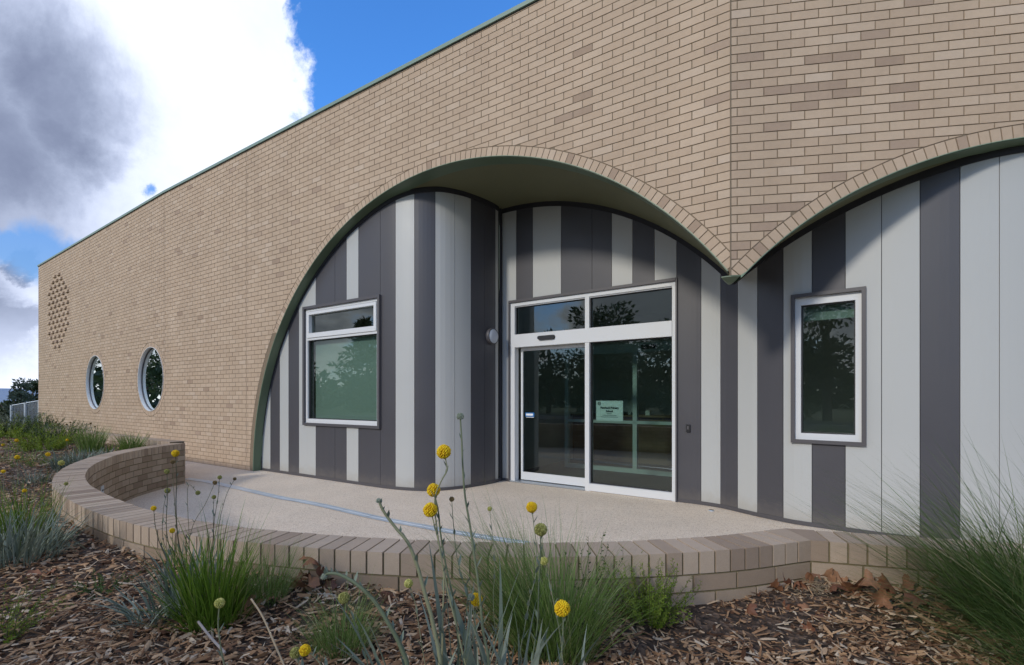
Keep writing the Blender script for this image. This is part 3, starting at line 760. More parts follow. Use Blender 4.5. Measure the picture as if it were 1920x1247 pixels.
# channel drain
dr_px = [(349, 897.5), (395, 904.5), (433, 912.5), (533, 935), (560, 939.5), (604, 948), (648, 958), (693, 968.5), (737, 977.5), (790, 987), (826, 994), (870, 1001.5), (930, 1011), (990, 1020)]
DP = Path([( (x-960)/((y-745)/EYE), FPX/((y-745)/EYE)) for x, y in dr_px], 10)
dn = thing('channel_drain', 'narrow curved galvanised drain channel set across the paving', 'drain', Z(DP.pos(1), 0).to_tuple())
mb = MB(); ms = MB(); L = DP.len; n = int(L/.5)
for i in range(n):
    a, b_ = i*L/n+.003, (i+1)*L/n-.003; r1 = []
    for l in np.linspace(a, b_, 6):
        p = DP.pos(l); tn = DP.tan(l); s_ = Vector((-tn.y, tn.x, 0)); r1.append([Z(p+s_*k, .006) for k in (-.068, -.006)]+[Z(p+s_*k, .003) for k in (-.004, .004)]+[Z(p+s_*k, .006) for k in (.006, .068)])
    mb.grid(r1, random.random())
mb.build('grate', M['steel'], dn)
# small brass coloured floor stop by the door panels
p = Vector(((1334-960)/((958-745)/EYE), FPX/((958-745)/EYE), 0))
fs = MB(); rr = [Z(p+Vector((math.cos(a)*.035, math.sin(a)*.035, 0)), .002) for a in np.linspace(0, 2*math.pi, 20, endpoint=False)]
fs.prism(rr, [Vector((p.x+(q.x-p.x)*.8, p.y+(q.y-p.y)*.8, .012)) for q in rr]); fs.poly([Vector((p.x+(q.x-p.x)*.8, p.y+(q.y-p.y)*.8, .012)) for q in rr])
tag(fs.build('floor_stud', M['steel']), 'small round metal stud in the paving near the striped wall', 'floor stud')
# ------------------------------------------------------------------ ground
def gz(x, y):
    """height of the mulch bed and the land beyond it"""
    r = math.hypot(x, y)
    z = .485+.022*noise.noise(Vector((x*1.3, y*1.3, 0)))+.012*noise.noise(Vector((x*4, y*4, 3)))
    z -= .11*math.exp(-((x-.75)**2/.5+(y-2.0)**2/.5))
    z -= .05*math.exp(-((x-2.3)**2/1.2+(y-1.9)**2/.8))
    if y > 20 and x < 0:
        k = (y-20)*.08+max(0, -x-22)*.05; z -= min(k, 22)
    elif r > 14: z -= min((r-14)*.012, .5)
    return z
m = bpy.data.materials.new('soil'); m.use_nodes = True; t = NT(m.node_tree); b = t.n['Principled BSDF']; M['soil'] = m
oc = t.add('ShaderNodeTexCoord').outputs['Object']
vo = t.add('ShaderNodeTexVoronoi'); vo.inputs['Scale'].default_value = 45; t.l.new(oc, vo.inputs['Vector'])
sepc = t.add('ShaderNodeSeparateColor'); t.l.new(vo.outputs['Color'], sepc.inputs[0])
cm = t.ramp(sepc.outputs[0], [(0, (.02, .013, .008)), (.5, (.06, .036, .022)), (1, (.16, .105, .07))])
cg = t.ramp(t.noise(oc, 1.5, 8, .7), [(.3, (.05, .075, .02)), (.6, (.085, .115, .035)), (.8, (.14, .14, .06))])
sx = t.add('ShaderNodeSeparateXYZ'); t.l.new(oc, sx.inputs[0])
far = t.sstep(t.vmath('LENGTH', oc, out=1), 17.0, 19.0); bk = t.sstep(sx.outputs[1], .2, -1.2)
t.l.new(t.mix(t.math('MAXIMUM', far, bk), cm, cg), b.inputs['Base Color']); b.inputs['Roughness'].default_value = .95
bp = t.add('ShaderNodeBump'); bp.inputs['Strength'].default_value = .8; bp.inputs['Distance'].default_value = .015
t.l.new(vo.outputs['Distance'], bp.inputs['Height']); t.l.new(bp.outputs[0], b.inputs['Normal'])
innp = [GR.pos(l)+Vector((0, .06, 0)) for l in np.linspace(7.4, .2, 24)]+[GW.pos(l)+Vector((GW.tan(l).y, -GW.tan(l).x, 0))*.1 for l in np.linspace(.05, GW.len-.05, 90)]+[GL.pos(l)+Vector((GL.tan(l).y, -GL.tan(l).x, 0))*.1 for l in np.linspace(.1, 13, 20)]
innp += [Vector((-17.6, 17.9, 0)), Vector((-17.0, 22, 0)), Vector((-12, 30, 0)), Vector((-5, 40, 0))]
n = len(innp); RR = 3000; outp = []
for i in range(n):
    k = i/(n-1); a = math.radians(-8-250*k); outp.append(Vector((math.cos(a)*RR, math.sin(a)*RR, 0)))
rad = [0, .0002]+[ (j/46)**3.6 for j in range(5, 47)]
rows = []
for i in range(n):
    row = []
    for r_ in rad:
        p = innp[i].lerp(outp[i], r_); row.append((p.x, p.y, gz(p.x, p.y)))
    rows.append(row)
mb = MB(); mb.grid(rows); tag(mb.build('ground', M['soil'], None, True), kind='structure')
# near bed: finer soil under the chips is part of the same sheet; far hills
M['hill1'] = mat('wooded_hills', (.035, .05, .035), .95, var=(.02, .4)); M['hill2'] = mat('haze_tinted_range', (.20, .27, .37), 1.0, var=(.003, .2))  # the distant range has its haze put into the pale blue base colour
def ridge(name, Y, x0, x1, hf, mt, depth):
    mb = MB(); rows = []
    for i in range(61):
        x = x0+(x1-x0)*i/60; h = hf(x); rows.append([(x, Y+depth*k, -60+(h+60)*math.sin(math.pi*min(1, .0+k*1.0)*.5) if k < 1 else h) for k in (0, .3, .6, 1)]+[(x, Y+depth*2, -60)])
    mb.grid(rows); tag(mb.build(name, mt, None, True), kind='structure')
ridge('hills', 420, -1100, 200, lambda x: 1.42-420*.0185+6*noise.noise(Vector((x*.012, 0, 0)))+2.5*noise.noise(Vector((x*.06, 1, 0))), M['hill1'], 160)
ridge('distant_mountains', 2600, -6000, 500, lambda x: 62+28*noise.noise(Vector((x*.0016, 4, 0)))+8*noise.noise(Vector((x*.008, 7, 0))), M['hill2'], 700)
# ------------------------------------------------------------------ point-in-bed test
poly_in = np.array([(p.x, p.y) for p in [GR.pos(l)-dirR*0 for l in (7.4, 3, 0)]]+[(GW.pos(l).x, GW.pos(l).y) for l in np.linspace(.0, GW.len, 90)]+[(GL.pos(l).x, GL.pos(l).y) for l in (0, 6, 13)]+[(-30, 40), (30, 40)])
def inside(X, Y):
    r = np.zeros(X.shape, bool); n = len(poly_in)
    for i in range(n):
        x0, y0 = poly_in[i]; x1, y1 = poly_in[(i+1) % n]
        if y0 == y1: continue
        c = ((y0 > Y) != (y1 > Y)) & (X < (x1-x0)*(Y-y0)/(y1-y0)+x0); r ^= c
    return r
def trimesh(name, V, F, T, mt, parent=None, smooth=False):
    me = bpy.data.meshes.new(name); nf = len(F)
    me.vertices.add(len(V)); me.vertices.foreach_set('co', np.asarray(V, np.float32).ravel())
    me.loops.add(nf*3); me.loops.foreach_set('vertex_index', np.asarray(F, np.int32).ravel())
    me.polygons.add(nf); me.polygons.foreach_set('loop_start', np.arange(0, nf*3, 3, dtype=np.int32)); me.polygons.foreach_set('loop_total', np.full(nf, 3, np.int32))
    me.materials.append(mt); me.update(calc_edges=True)
    if smooth: me.polygons.foreach_set('use_smooth', [True]*nf)
    ca = me.color_attributes.new('tint', 'FLOAT_COLOR', 'CORNER')
    arr = np.ones((nf*3, 4), np.float32); arr[:, :3] = np.repeat(np.asarray(T, np.float32), 3)[:, None]; ca.data.foreach_set('color', arr.ravel())
    o = bpy.data.objects.new(name, me); COL.objects.link(o)
    if parent is not None: o.parent = parent; o.matrix_parent_inverse = Matrix.Translation(-wpos(parent))
    return o
rng = np.random.default_rng(11)
M['chips'] = mat('bark_chips', (.2, .14, .1), .9, spec=.2, tintramp=[(0, (.08, .038, .020)), (.2, (.18, .095, .052)), (.42, (.32, .185, .098)), (.6, (.42, .27, .155)), (.76, (.47, .34, .22)), (.9, (.44, .365, .28)), (1, (.60, .48, .34))], var=(90, .3))
# mulch: splinters of wood lying over the soil
N = 95000
Y = 1.15+(13.0-1.15)*rng.random(N)**2.5
X = (rng.random(N)*2-1)*(Y*1.12+.45)
ok = ~inside(X, Y) & ~((Y < 2.6) & (X > 2.2+Y)); X, Y = X[ok], Y[ok]; n = len(X)
zz = np.array([gz(a, b) for a, b in zip(X, Y)])
sc = (.75+.2*np.sqrt(Y))
Lh = (.007+.036*rng.random(n)**2.0)*sc; Wh = np.minimum((.0022+.0075*rng.random(n)**2.0)*sc, Lh*.5); Th = (.0015+.006*rng.random(n)**2)*sc
outl = np.array([(-1, -.3), (-.85, .8), (.75, 1), (1, .2), (.85, -.9), (-.7, -.9)])
loc = np.zeros((n, 8, 3)); jit = 1+.6*(rng.random((n, 6, 2))-.5)
loc[:, :6, 0] = outl[None, :, 0]*jit[:, :, 0]*Lh[:, None]; loc[:, :6, 1] = outl[None, :, 1]*jit[:, :, 1]*Wh[:, None]
loc[:, 6, 0] = -.45*Lh; loc[:, 7, 0] = .4*Lh; loc[:, 6, 2] = Th; loc[:, 7, 2] = Th*(.6+.8*rng.random(n)); loc[:, 6:, 1] = (rng.random((n, 2))-.5)*Wh[:, None]*.9
loc[:, :, 2] += (loc[:, :, 0]/Lh[:, None])**2*Th[:, None]*(rng.random(n)-.3)[:, None]
rz = rng.random(n)*2*np.pi; rx = rng.normal(0, .45, n); ry = rng.normal(0, .24, n)
cz_, sz_, cx_, sx_, cy_, sy_ = np.cos(rz), np.sin(rz), np.cos(rx), np.sin(rx), np.cos(ry), np.sin(ry)
x, y, z = loc[:, :, 0], loc[:, :, 1], loc[:, :, 2]
y, z = y*cx_[:, None]-z*sx_[:, None], y*sx_[:, None]+z*cx_[:, None]; x, z = x*cy_[:, None]+z*sy_[:, None], -x*sy_[:, None]+z*cy_[:, None]
x, y = x*cz_[:, None]-y*sz_[:, None], x*sz_[:, None]+y*cz_[:, None]
V = np.stack([x+X[:, None], y+Y[:, None], z+(zz+.002+.024*rng.random(n))[:, None]], 2).reshape(-1, 3)
ft = np.array([(0, 6, 1), (1, 6, 7), (1, 7, 2), (2, 7, 3), (3, 7, 4), (4, 7, 6), (4, 6, 5), (5, 6, 0)])
Fm = (ft[None]+(np.arange(n)*8)[:, None, None]).reshape(-1, 3); T = np.repeat(np.clip(rng.normal(.48, .27, n), 0, 1), 8)
tag(trimesh('bark_mulch', V, Fm, T, M['chips']), kind='stuff')
# ------------------------------------------------------------------ plants
def leafmat(name, stops, rough=.55, trans=.36):
    m = bpy.data.materials.new(name); m.use_nodes = True; t = NT(m.node_tree); b = t.n['Principled BSDF']
    c = t.ramp(t.add('ShaderNodeAttribute', attribute_name='tint').outputs['Fac'], stops)
    oc = t.add('ShaderNodeTexCoord').outputs['Object']
    c = t.vmath('SCALE', c, t.math('MULTIPLY_ADD', t.math('SUBTRACT', t.noise(oc, 14, 3, .6), .5), .35, 1.0))
    t.l.new(c, b.inputs['Base Color']); b.inputs['Roughness'].default_value = rough; b.inputs['Specular IOR Level'].default_value = .35
    tr = t.add('ShaderNodeBsdfTranslucent'); t.l.new(c, tr.inputs[0]); mx = t.add('ShaderNodeMixShader'); mx.inputs[0].default_value = trans
    o = t.n['Material Output']; t.l.new(b.outputs[0], mx.inputs[1]); t.l.new(tr.outputs[0], mx.inputs[2]); t.l.new(mx.outputs[0], o.inputs[0]); return m
M['g_bright'] = leafmat('bright_grass', [(0, (.045, .09, .008)), (.4, (.095, .18, .016)), (.8, (.165, .275, .03)), (.97, (.20, .27, .06)), (1, (.36, .30, .15))])
M['g_fine'] = leafmat('fine_blue_green_grass', [(0, (.06, .11, .022)), (.4, (.13, .215, .045)), (.8, (.22, .335, .085)), (.93, (.27, .33, .14)), (1, (.52, .45, .27))])
M['g_dark'] = leafmat('dark_grass', [(0, (.045, .09, .022)), (.5, (.10, .175, .045)), (.9, (.19, .28, .085)), (.95, (.25, .28, .12)), (1, (.55, .47, .28))])
M['silver'] = leafmat('silver_grey_leaf', [(0, (.09, .12, .085)), (.5, (.18, .22, .165)), (1, (.30, .34, .27))], .7, .12)
M['stemg'] = leafmat('grey_green_stem', [(0, (.10, .13, .075)), (.5, (.17, .20, .12)), (1, (.30, .29, .17))], .7, .05)
M['stemb'] = leafmat('brownish_stem', [(0, (.06, .055, .03)), (.5, (.12, .115, .06)), (1, (.22, .19, .11))], .7, .05)
M['l_lime'] = leafmat('lime_foliage', [(0, (.09, .15, .012)), (.5, (.19, .28, .025)), (1, (.32, .40, .06))])
M['l_green'] = leafmat('green_foliage', [(0, (.025, .055, .012)), (.5, (.06, .11, .025)), (1, (.12, .18, .05))])
M['l_tree'] = leafmat('tree_foliage', [(0, (.018, .032, .012)), (.5, (.04, .065, .025)), (1, (.085, .115, .05))])
M['l_pale'] = leafmat('pale_tree_foliage', [(0, (.06, .085, .055)), (.5, (.12, .155, .10)), (1, (.20, .235, .17))])
M['bark'] = mat('grey_bark', (.13, .10, .075), .95, var=(6, .3), bump=(20, 4, .6, .02))
M['fl_yellow'] = leafmat('yellow_floret', [(0, (.62, .36, .006)), (.5, (.80, .52, .008)), (1, (.88, .66, .02))], .7, .1)
M['fl_olive'] = leafmat('olive_seed_head', [(0, (.17, .17, .04)), (.5, (.30, .30, .085)), (1, (.44, .42, .15))], .8, .05)
M['fl_lime'] = leafmat('unopened_yellow_green_head', [(0, (.30, .31, .07)), (.5, (.46, .45, .12)), (1, (.66, .62, .24))], .8, .05)
M['fl_grey'] = leafmat('grey_green_bud', [(0, (.20, .235, .17)), (.5, (.29, .33, .25)), (1, (.38, .41, .33))], .8, .05)
M['fl_brown'] = leafmat('brown_seed_head', [(0, (.10, .065, .03)), (.5, (.19, .13, .05)), (1, (.30, .22, .09))], .8, .05)
def blades(n, base, r0, L, lean0, lean1, width, az=None, azs=math.pi, seg=6, tintb=(.1, 1), droop=1.4, seed=1, sx=1.0, sy=1.0):
    """ribbons: base centre, radius, length range, starting and final lean ranges (radians)"""
    g = np.random.default_rng(seed); V = []; F = []; T = []
    for i in range(n):
        a = g.random()*2*np.pi if az is None else az+g.normal(0, azs)
        rr = r0*math.sqrt(g.random()); ba = a+g.normal(0, .6) if az is None else g.random()*2*np.pi
        x, y = base[0]+rr*math.cos(ba)*sx, base[1]+rr*math.sin(ba)*sy; z = gz(x, y)-.01 if len(base) < 3 else base[2]
        l = L[0]+(L[1]-L[0])*g.random(); th0 = lean0[0]+(lean0[1]-lean0[0])*g.random(); th1 = lean1[0]+(lean1[1]-lean1[0])*g.random()
        w_ = width*(.6+.7*g.random()); tw = g.random()*np.pi; tn = tintb[0]+(tintb[1]-tintb[0])*g.random()
        wa = a+np.pi/2+g.normal(0, .5); b = len(V); da = g.normal(0, .25)
        for k in range(seg+1):
            t = k/seg; th = th0+(th1-th0)*t**droop; aa = a+da*t
            ww = w_*(1-t**2.2)*(.55+.45*min(1, t*4))
            if k == seg: V.append((x, y, z))
            else:
                V.append((x-math.cos(wa)*ww/2, y-math.sin(wa)*ww/2, z)); V.append((x+math.cos(wa)*ww/2, y+math.sin(wa)*ww/2, z))
            x += math.sin(th)*math.cos(aa)*l/seg; y += math.sin(th)*math.sin(aa)*l/seg; z += math.cos(th)*l/seg
        for k in range(seg-1):
            F += [(b+2*k, b+2*k+1, b+2*k+3), (b+2*k, b+2*k+3, b+2*k+2)]; T += [tn, tn]
        F.append((b+2*seg-2, b+2*seg-1, b+2*seg)); T.append(tn)
    return V, F, T
def merge(*sets):
    V = []; F = []; T = []
    for v, f, t_ in sets:
        b = len(V); V += v; F += [(i+b, j+b, k+b) for i, j, k in f]; T += t_
    return V, F, T
def ground_at(px, py):
    """bed point seen at photo pixel"""
    Y_ = 2.0
    for _ in range(12):
        X_ = (px-960)/FPX*Y_; Y_ = (EYE-gz(X_, Y_))*FPX/(py-745)
    return ((px-960)/FPX*Y_, Y_)
def tuft(name, label, base, sets, mt, group=None, extra=None):
    o = thing(name, label, 'grass' if 'grass' in name else 'plant', (base[0], base[1], gz(*base)), group)
    trimesh('blades', *merge(*sets), mt, o)
    if extra: trimesh('seed_stalks', *extra, M['stemb'], o)
    return o
# A: bright green clump
b = (-1.22, 1.98)
tuft('grass_tuft', 'bright green upright grass clump in the mulch in front of the curved wall', b,
     [blades(250, b, .085, (.20, .47), (.02, .48), (.2, 1.25), .0062, seed=2), blades(170, b, .10, (.14, .34), (.3, .95), (.8, 1.6), .0055, seed=3), blades(26, b, .06, (.42, .56), (.02, .35), (.15, .7), .005, seed=31)], M['g_bright'], 'grasses in the mulch bed')
# B: fine dark tuft behind it
b = (-1.12, 2.20)
tuft('grass_tuft', 'soft low fine grass tuft against the curved wall behind the bright green clump', b, [blades(420, b, .09, (.16, .34), (.05, .7), (.5, 1.7), .0022, seed=4)], M['g_fine'], 'grasses in the mulch bed')
# C: fine tuft lower centre-left
b = ground_at(640, 1225)
tuft('grass_tuft', 'low fine grass tuft at the front edge of the bed beside the low yellow head', b, [blades(520, b, .08, (.12, .27), (.05, .9), (.5, 1.6), .0019, seed=5), blades(60, b, .06, (.25, .36), (.05, .5), (.2, .9), .0016, seed=6)], M['g_fine'], 'grasses in the mulch bed')
# D: the big fine grass in the centre
b = (.17, 1.86)
tuft('grass_tuft', 'large arching fine grass clump in the centre of the bed behind the yellow flowers', b,
     [blades(900, b, .13, (.24, .52), (.05, .80), (.6, 1.6), .0034, seed=7, sx=1.05), blades(520, (b[0]-.06, b[1]), .13, (.42, .72), (.25, .8), (.75, 1.3), .0027, az=math.pi*1.0, azs=.5, seed=8), blades(150, b, .12, (.42, .66), (.0, .45), (.3, 1.1), .0021, seed=9), blades(90, (b[0]-.05, b[1]), .1, (.5, .74), (.1, .5), (.35, .95), .0018, az=math.pi*.95, azs=.5, seed=10)],
     M['g_fine'], 'grasses in the mulch bed')
# E: long grass at the right edge
b = (2.24, 2.00)
tuft('grass_tuft', 'tall spiky dark green grass clump spilling in at the right end of the bed', b,
     [blades(700, b, .24, (.40, .85), (.3, 1.1), (.9, 1.85), .0038, az=math.pi, azs=.9, seed=12), blades(520, (b[0]-.04, b[1]), .22, (.60, 1.12), (.55, 1.05), (.9, 1.5), .0036, az=math.pi*.99, azs=.38, seed=13),
      blades(150, b, .15, (.60, 1.0), (.1, .7), (.5, 1.15), .0027, az=math.pi, azs=1.0, seed=14), blades(300, b, .22, (.55, .95), (.9, 1.35), (1.3, 1.8), .003, az=math.pi*1.04, azs=.35, seed=15), blades(60, b, .2, (.5, .9), (.5, 1.1), (1.2, 1.8), .0022, az=math.pi*1.0, azs=.5, seed=115, tintb=(.95, 1)),
      blades(520, (1.98, 1.60), .2, (.35, .80), (.5, 1.25), (1.0, 1.8), .003, az=math.pi*.99, azs=.6, seed=116)],
     M['g_dark'], 'grasses in the mulch bed')
# F: silver clump on the left with green grass in it
b = (-2.80, 2.72)
tuft('silver_plant', 'large clump of silvery grey strap leaves at the left edge of the bed', b,
     [blades(300, b, .20, (.20, .40), (.05, .7), (.5, 1.7), .0085, seed=16), blades(60, b, .18, (.15, .3), (.5, 1.1), (1.3, 2.0), .009, seed=17)], M['silver'], 'silver plants in the bed')
b = (-3.02, 2.98)
tuft('grass_tuft', 'green grass tuft standing behind the silver clump at the left edge', b, [blades(260, b, .12, (.25, .52), (.02, .4), (.2, 1.1), .005, seed=18)], M['g_bright'], 'grasses in the mulch bed')
b = (-2.25, 2.56)
tuft('grass_tuft', 'sparse grass blades leaning on the curved wall at the left', (-2.9, 3.0), [blades(26, (-2.95, 2.95), .08, (.25, .48), (.3, .7), (.9, 1.6), .004, az=.1, azs=.5, seed=19)], M['g_bright'], 'grasses in the mulch bed')
# ---- bushes made of leaves on stems
def leafcloud(n, c, rad, size, seed=1, flat=.6, asp=2.6, up=.5, hollow=.0, zs=1.0):
    g = np.random.default_rng(seed); V = []; F = []; T = []
    for i in range(n):
        dd = g.normal(size=3); dd /= np.linalg.norm(dd); r = (hollow+(1-hollow)*g.random())**.5
        p = np.array(c)+dd*np.array(rad)*r
        ax = dd*np.array([1, 1, flat])+g.normal(0, .55, 3)+np.array([0, 0, up]); ax /= np.linalg.norm(ax)+1e-9
        sd_ = np.cross(ax, g.normal(size=3)); sd_ /= np.linalg.norm(sd_)+1e-9
        l = size*(.6+.8*g.random()); w_ = l/asp; b = len(V); tn = g.random()
        for q in (p, p+ax*l*.45+sd_*w_*.5, p+ax*l, p+ax*l*.45-sd_*w_*.5): V.append(tuple(q))
        F += [(b, b+1, b+2), (b, b+2, b+3)]; T += [tn, tn]
    return V, F, T
def sprigs(n, base, h, lean, nl, ls, seed=1, r0=.03, asp=3.0, curve=.3):
    """upright or spreading stems clothed with short leaves"""
    g = np.random.default_rng(seed); V = []; F = []; T = []; st = MB()
    for i in range(n):
        a = g.random()*2*np.pi; rr = r0*math.sqrt(g.random()); th = lean[0]+(lean[1]-lean[0])*g.random(); l = h[0]+(h[1]-h[0])*g.random()
        p = np.array([base[0]+rr*math.cos(a), base[1]+rr*math.sin(a), gz(*base)-.005]); pts = [p.copy()]; tn = g.random()
        for k in range(8):
            tt = th+curve*(k/8)*(1 if g.random() > .3 else -1); p = p+np.array([math.sin(tt)*math.cos(a), math.sin(tt)*math.sin(a), math.cos(tt)])*l/8; pts.append(p.copy())
        st.tube([tuple(q) for q in pts], [.0016*(1-.6*k/8) for k in range(9)], 4, .4, False)
        for k in range(nl):
            u_ = (k+.5)/nl; u_ = .12+.88*u_; j = min(7, int(u_*8)); q = pts[j]+(pts[j+1]-pts[j])*(u_*8-j)
            tg = (pts[j+1]-pts[j]); tg /= np.linalg.norm(tg)
            sd_ = np.cross(tg, g.normal(size=3)); sd_ /= np.linalg.norm(sd_)+1e-9; ax = tg*.7+sd_; ax /= np.linalg.norm(ax)
            wv = np.cross(ax, tg+g.normal(0, .3, 3)); wv /= np.linalg.norm(wv)+1e-9; s_ = ls*(.7+.6*g.random())*(1-.35*u_); b = len(V)
            for r_ in (q, q+ax*s_*.5+wv*s_/asp/2, q+ax*s_, q+ax*s_*.5-wv*s_/asp/2): V.append(tuple(r_))
            F += [(b, b+1, b+2), (b, b+2, b+3)]; T += [min(1, max(0, tn*.5+.5*g.random()))]*2
    return (V, F, T), st
def shrub(label, base, n, h, lean, nl, ls, mt, seed, r0=.05, asp=3.0, cat_='shrub', name='shrub', group=None, curve=.3):
    o = thing(name, label, cat_, (base[0], base[1], gz(*base)), group); f_, st = sprigs(n, base, h, lean, nl, ls, seed, r0, asp, curve)
    trimesh('foliage', *f_, mt, o); st.build('stems', M['stemb'], o); return o
shrub('small feathery yellow green shrub at the foot of the wall right of the big grass', ground_at(1218, 1168), 90, (.14, .34), (.0, .85), 56, .020, M['l_lime'], 21, .08)
shrub('dark green leafy sprig showing above the big grass against the wall', (.34, 2.12), 7, (.26, .42), (.05, .35), 26, .022, M['l_green'], 22, .03, 1.8)
shrub('small low leafy green plant alone in the mulch at the left', ground_at(192, 1108), 24, (.05, .12), (.3, 1.2), 22, .018, M['l_green'], 23, .06, 2.0)
shrub('feathery lime green shrub at the bottom left corner of the bed', ground_at(-8, 1205), 40, (.10, .26), (.1, .95), 44, .015, M['l_lime'], 24, .06)
shrub('tiny green seedling among the chips below the silver clump', ground_at(128, 1010), 14, (.05, .12), (.3, 1.1), 20, .015, M['l_green'], 25, .05, 2.2)
# far part of the bed
far_g = 'plants along the far bed'
def fb(px, py): return ground_at(px, py)
b = fb(170, 850); tuft('grass_tuft', 'upright grass tuft near the building wall left of the low wall', b, [blades(260, b, .16, (.30, .58), (.02, .4), (.2, 1.0), .008, seed=41)], M['g_fine'], far_g)
b = fb(247, 846); tuft('grass_tuft', 'grass tuft just behind the far end of the low wall', b, [blades(240, b, .14, (.22, .45), (.05, .6), (.4, 1.2), .008, seed=42)], M['g_fine'], far_g)
b = fb(150, 876); tuft('silver_plant', 'silver grey leafy clump beside the back of the curved wall', b, [blades(320, b, .26, (.14, .34), (.1, .9), (.5, 1.5), .012, seed=43)], M['silver'], far_g)
b = fb(182, 868); tuft('silver_plant', 'smaller silver clump touching the back of the curved wall', b, [blades(160, b, .16, (.14, .28), (.1, .9), (.5, 1.5), .011, seed=44)], M['silver'], far_g)
shrub('low bright yellow green bush in the far bed', fb(82, 846), 90, (.25, .55), (.2, 1.15), 60, .04, M['l_lime'], 45, .25)
shrub('darker green bush joined to the yellow green one in the far bed', fb(112, 832), 80, (.3, .55), (.2, 1.1), 60, .045, M['l_green'], 46, .3)
shrub('dark green shrub in front of the mesh fence', fb(66, 818), 80, (.3, .62), (.1, .9), 60, .06, M['l_green'], 47, .4)
shrub('grey green shrub with upright stems left of the dark shrub', fb(38, 818), 60, (.3, .75), (.05, .6), 60, .06, M['silver'], 48, .35)
shrub('olive green mound at the far left of the bed', fb(8, 822), 90, (.3, .7), (.3, 1.2), 50, .06, M['l_lime'], 49, .5)
b = fb(120, 822); tuft('grass_tuft', 'hazy grey grass along the foot of the building wall', b, [blades(260, b, .5, (.2, .5), (.05, .5), (.3, 1.2), .009, seed=50)], M['silver'], far_g)
b = fb(210, 846); tuft('grass_tuft', 'low patchy grass between the far tufts and the building wall', b, [blades(160, b, .5, (.1, .26), (.1, .8), (.5, 1.4), .008, seed=51)], M['g_bright'], far_g)
b = fb(20, 866); tuft('grass_tuft', 'sparse thin grass in the mulch at the far left', b, [blades(120, b, .35, (.1, .28), (.1, .8), (.5, 1.4), .006, seed=52)], M['g_fine'], far_g)
b = fb(65, 905); tuft('silver_plant', 'small silver seedling clump in the mulch above the large silver one', b, [blades(90, b, .16, (.1, .24), (.1, .9), (.5, 1.4), .008, seed=53)], M['silver'], far_g)
b = fb(80, 872); tuft('grass_tuft', 'patch of short green grass in the middle of the far mulch', b, [blades(150, b, .3, (.08, .22), (.1, .9), (.5, 1.5), .006, seed=54)], M['g_bright'], far_g)
# ------------------------------------------------------------------ billy button flowers
ICO = None
def icos(sub):
    import bmesh
    bm = bmesh.new(); bmesh.ops.create_icosphere(bm, subdivisions=sub, radius=1); V = [tuple(v.co) for v in bm.verts]; F = [tuple(v.index for v in f.verts) for f in bm.faces]; bm.free(); return np.array(V), F
I1, IF1 = icos(1); I2, IF2 = icos(2)
def head(parent, c, r, kind, label=None, seed=0):
    g = np.random.default_rng(seed+int(abs(c[0])*1e4)); V = [tuple(np.array(c)+v*r*.86) for v in I2]; F = list(IF2); T = [.05]*len(F)
    big_ = r > .009; n = 150 if big_ else 60; fr = r*(.155 if big_ else .2)
    if kind in ('fl_olive', 'fl_lime'): n = int(n*1.3); fr *= .82
    if kind == 'fl_grey': fr *= .8
    for i in range(n):
        z = 1-2*(i+.5)/n; ph = i*2.39996+g.normal(0, .06); q = np.array([math.sqrt(1-z*z)*math.cos(ph), math.sqrt(1-z*z)*math.sin(ph), z])
        if kind == 'fl_grey' and z < -.8: continue
        k = 1+g.normal(0, .018); b = len(V); s_ = fr*(.85+.35*g.random()); tn = g.random()
        V += [tuple(np.array(c)+q*r*.92*k+v*s_+q*(v@q)*s_*.35) for v in I1]; F += [(i_+b, j+b, k_+b) for i_, j, k_ in IF1]; T += [tn]*len(IF1)
    o = trimesh('flower_head', V, F, T, M[kind], parent)
    if label: o['label'] = label
    return o
def bez(pts, n=14):
    P = Path([(0, 0), (1, 1)], straight=True)  # placeholder for interpolation below
    pts = [np.array(p, float) for p in pts]; Q = [2*pts[0]-pts[1]]+pts+[2*pts[-1]-pts[-2]]; out = []
    for i in range(1, len(Q)-2):
        for k in range(n):
            t = k/n; a, b_, c, d_ = Q[i-1:i+3]
            out.append(.5*((2*b_)+(-a+c)*t+(2*a-5*b_+4*c-d_)*t*t+(-a+3*b_-3*c+d_)*t**3))
    out.append(Q[-2]); return out
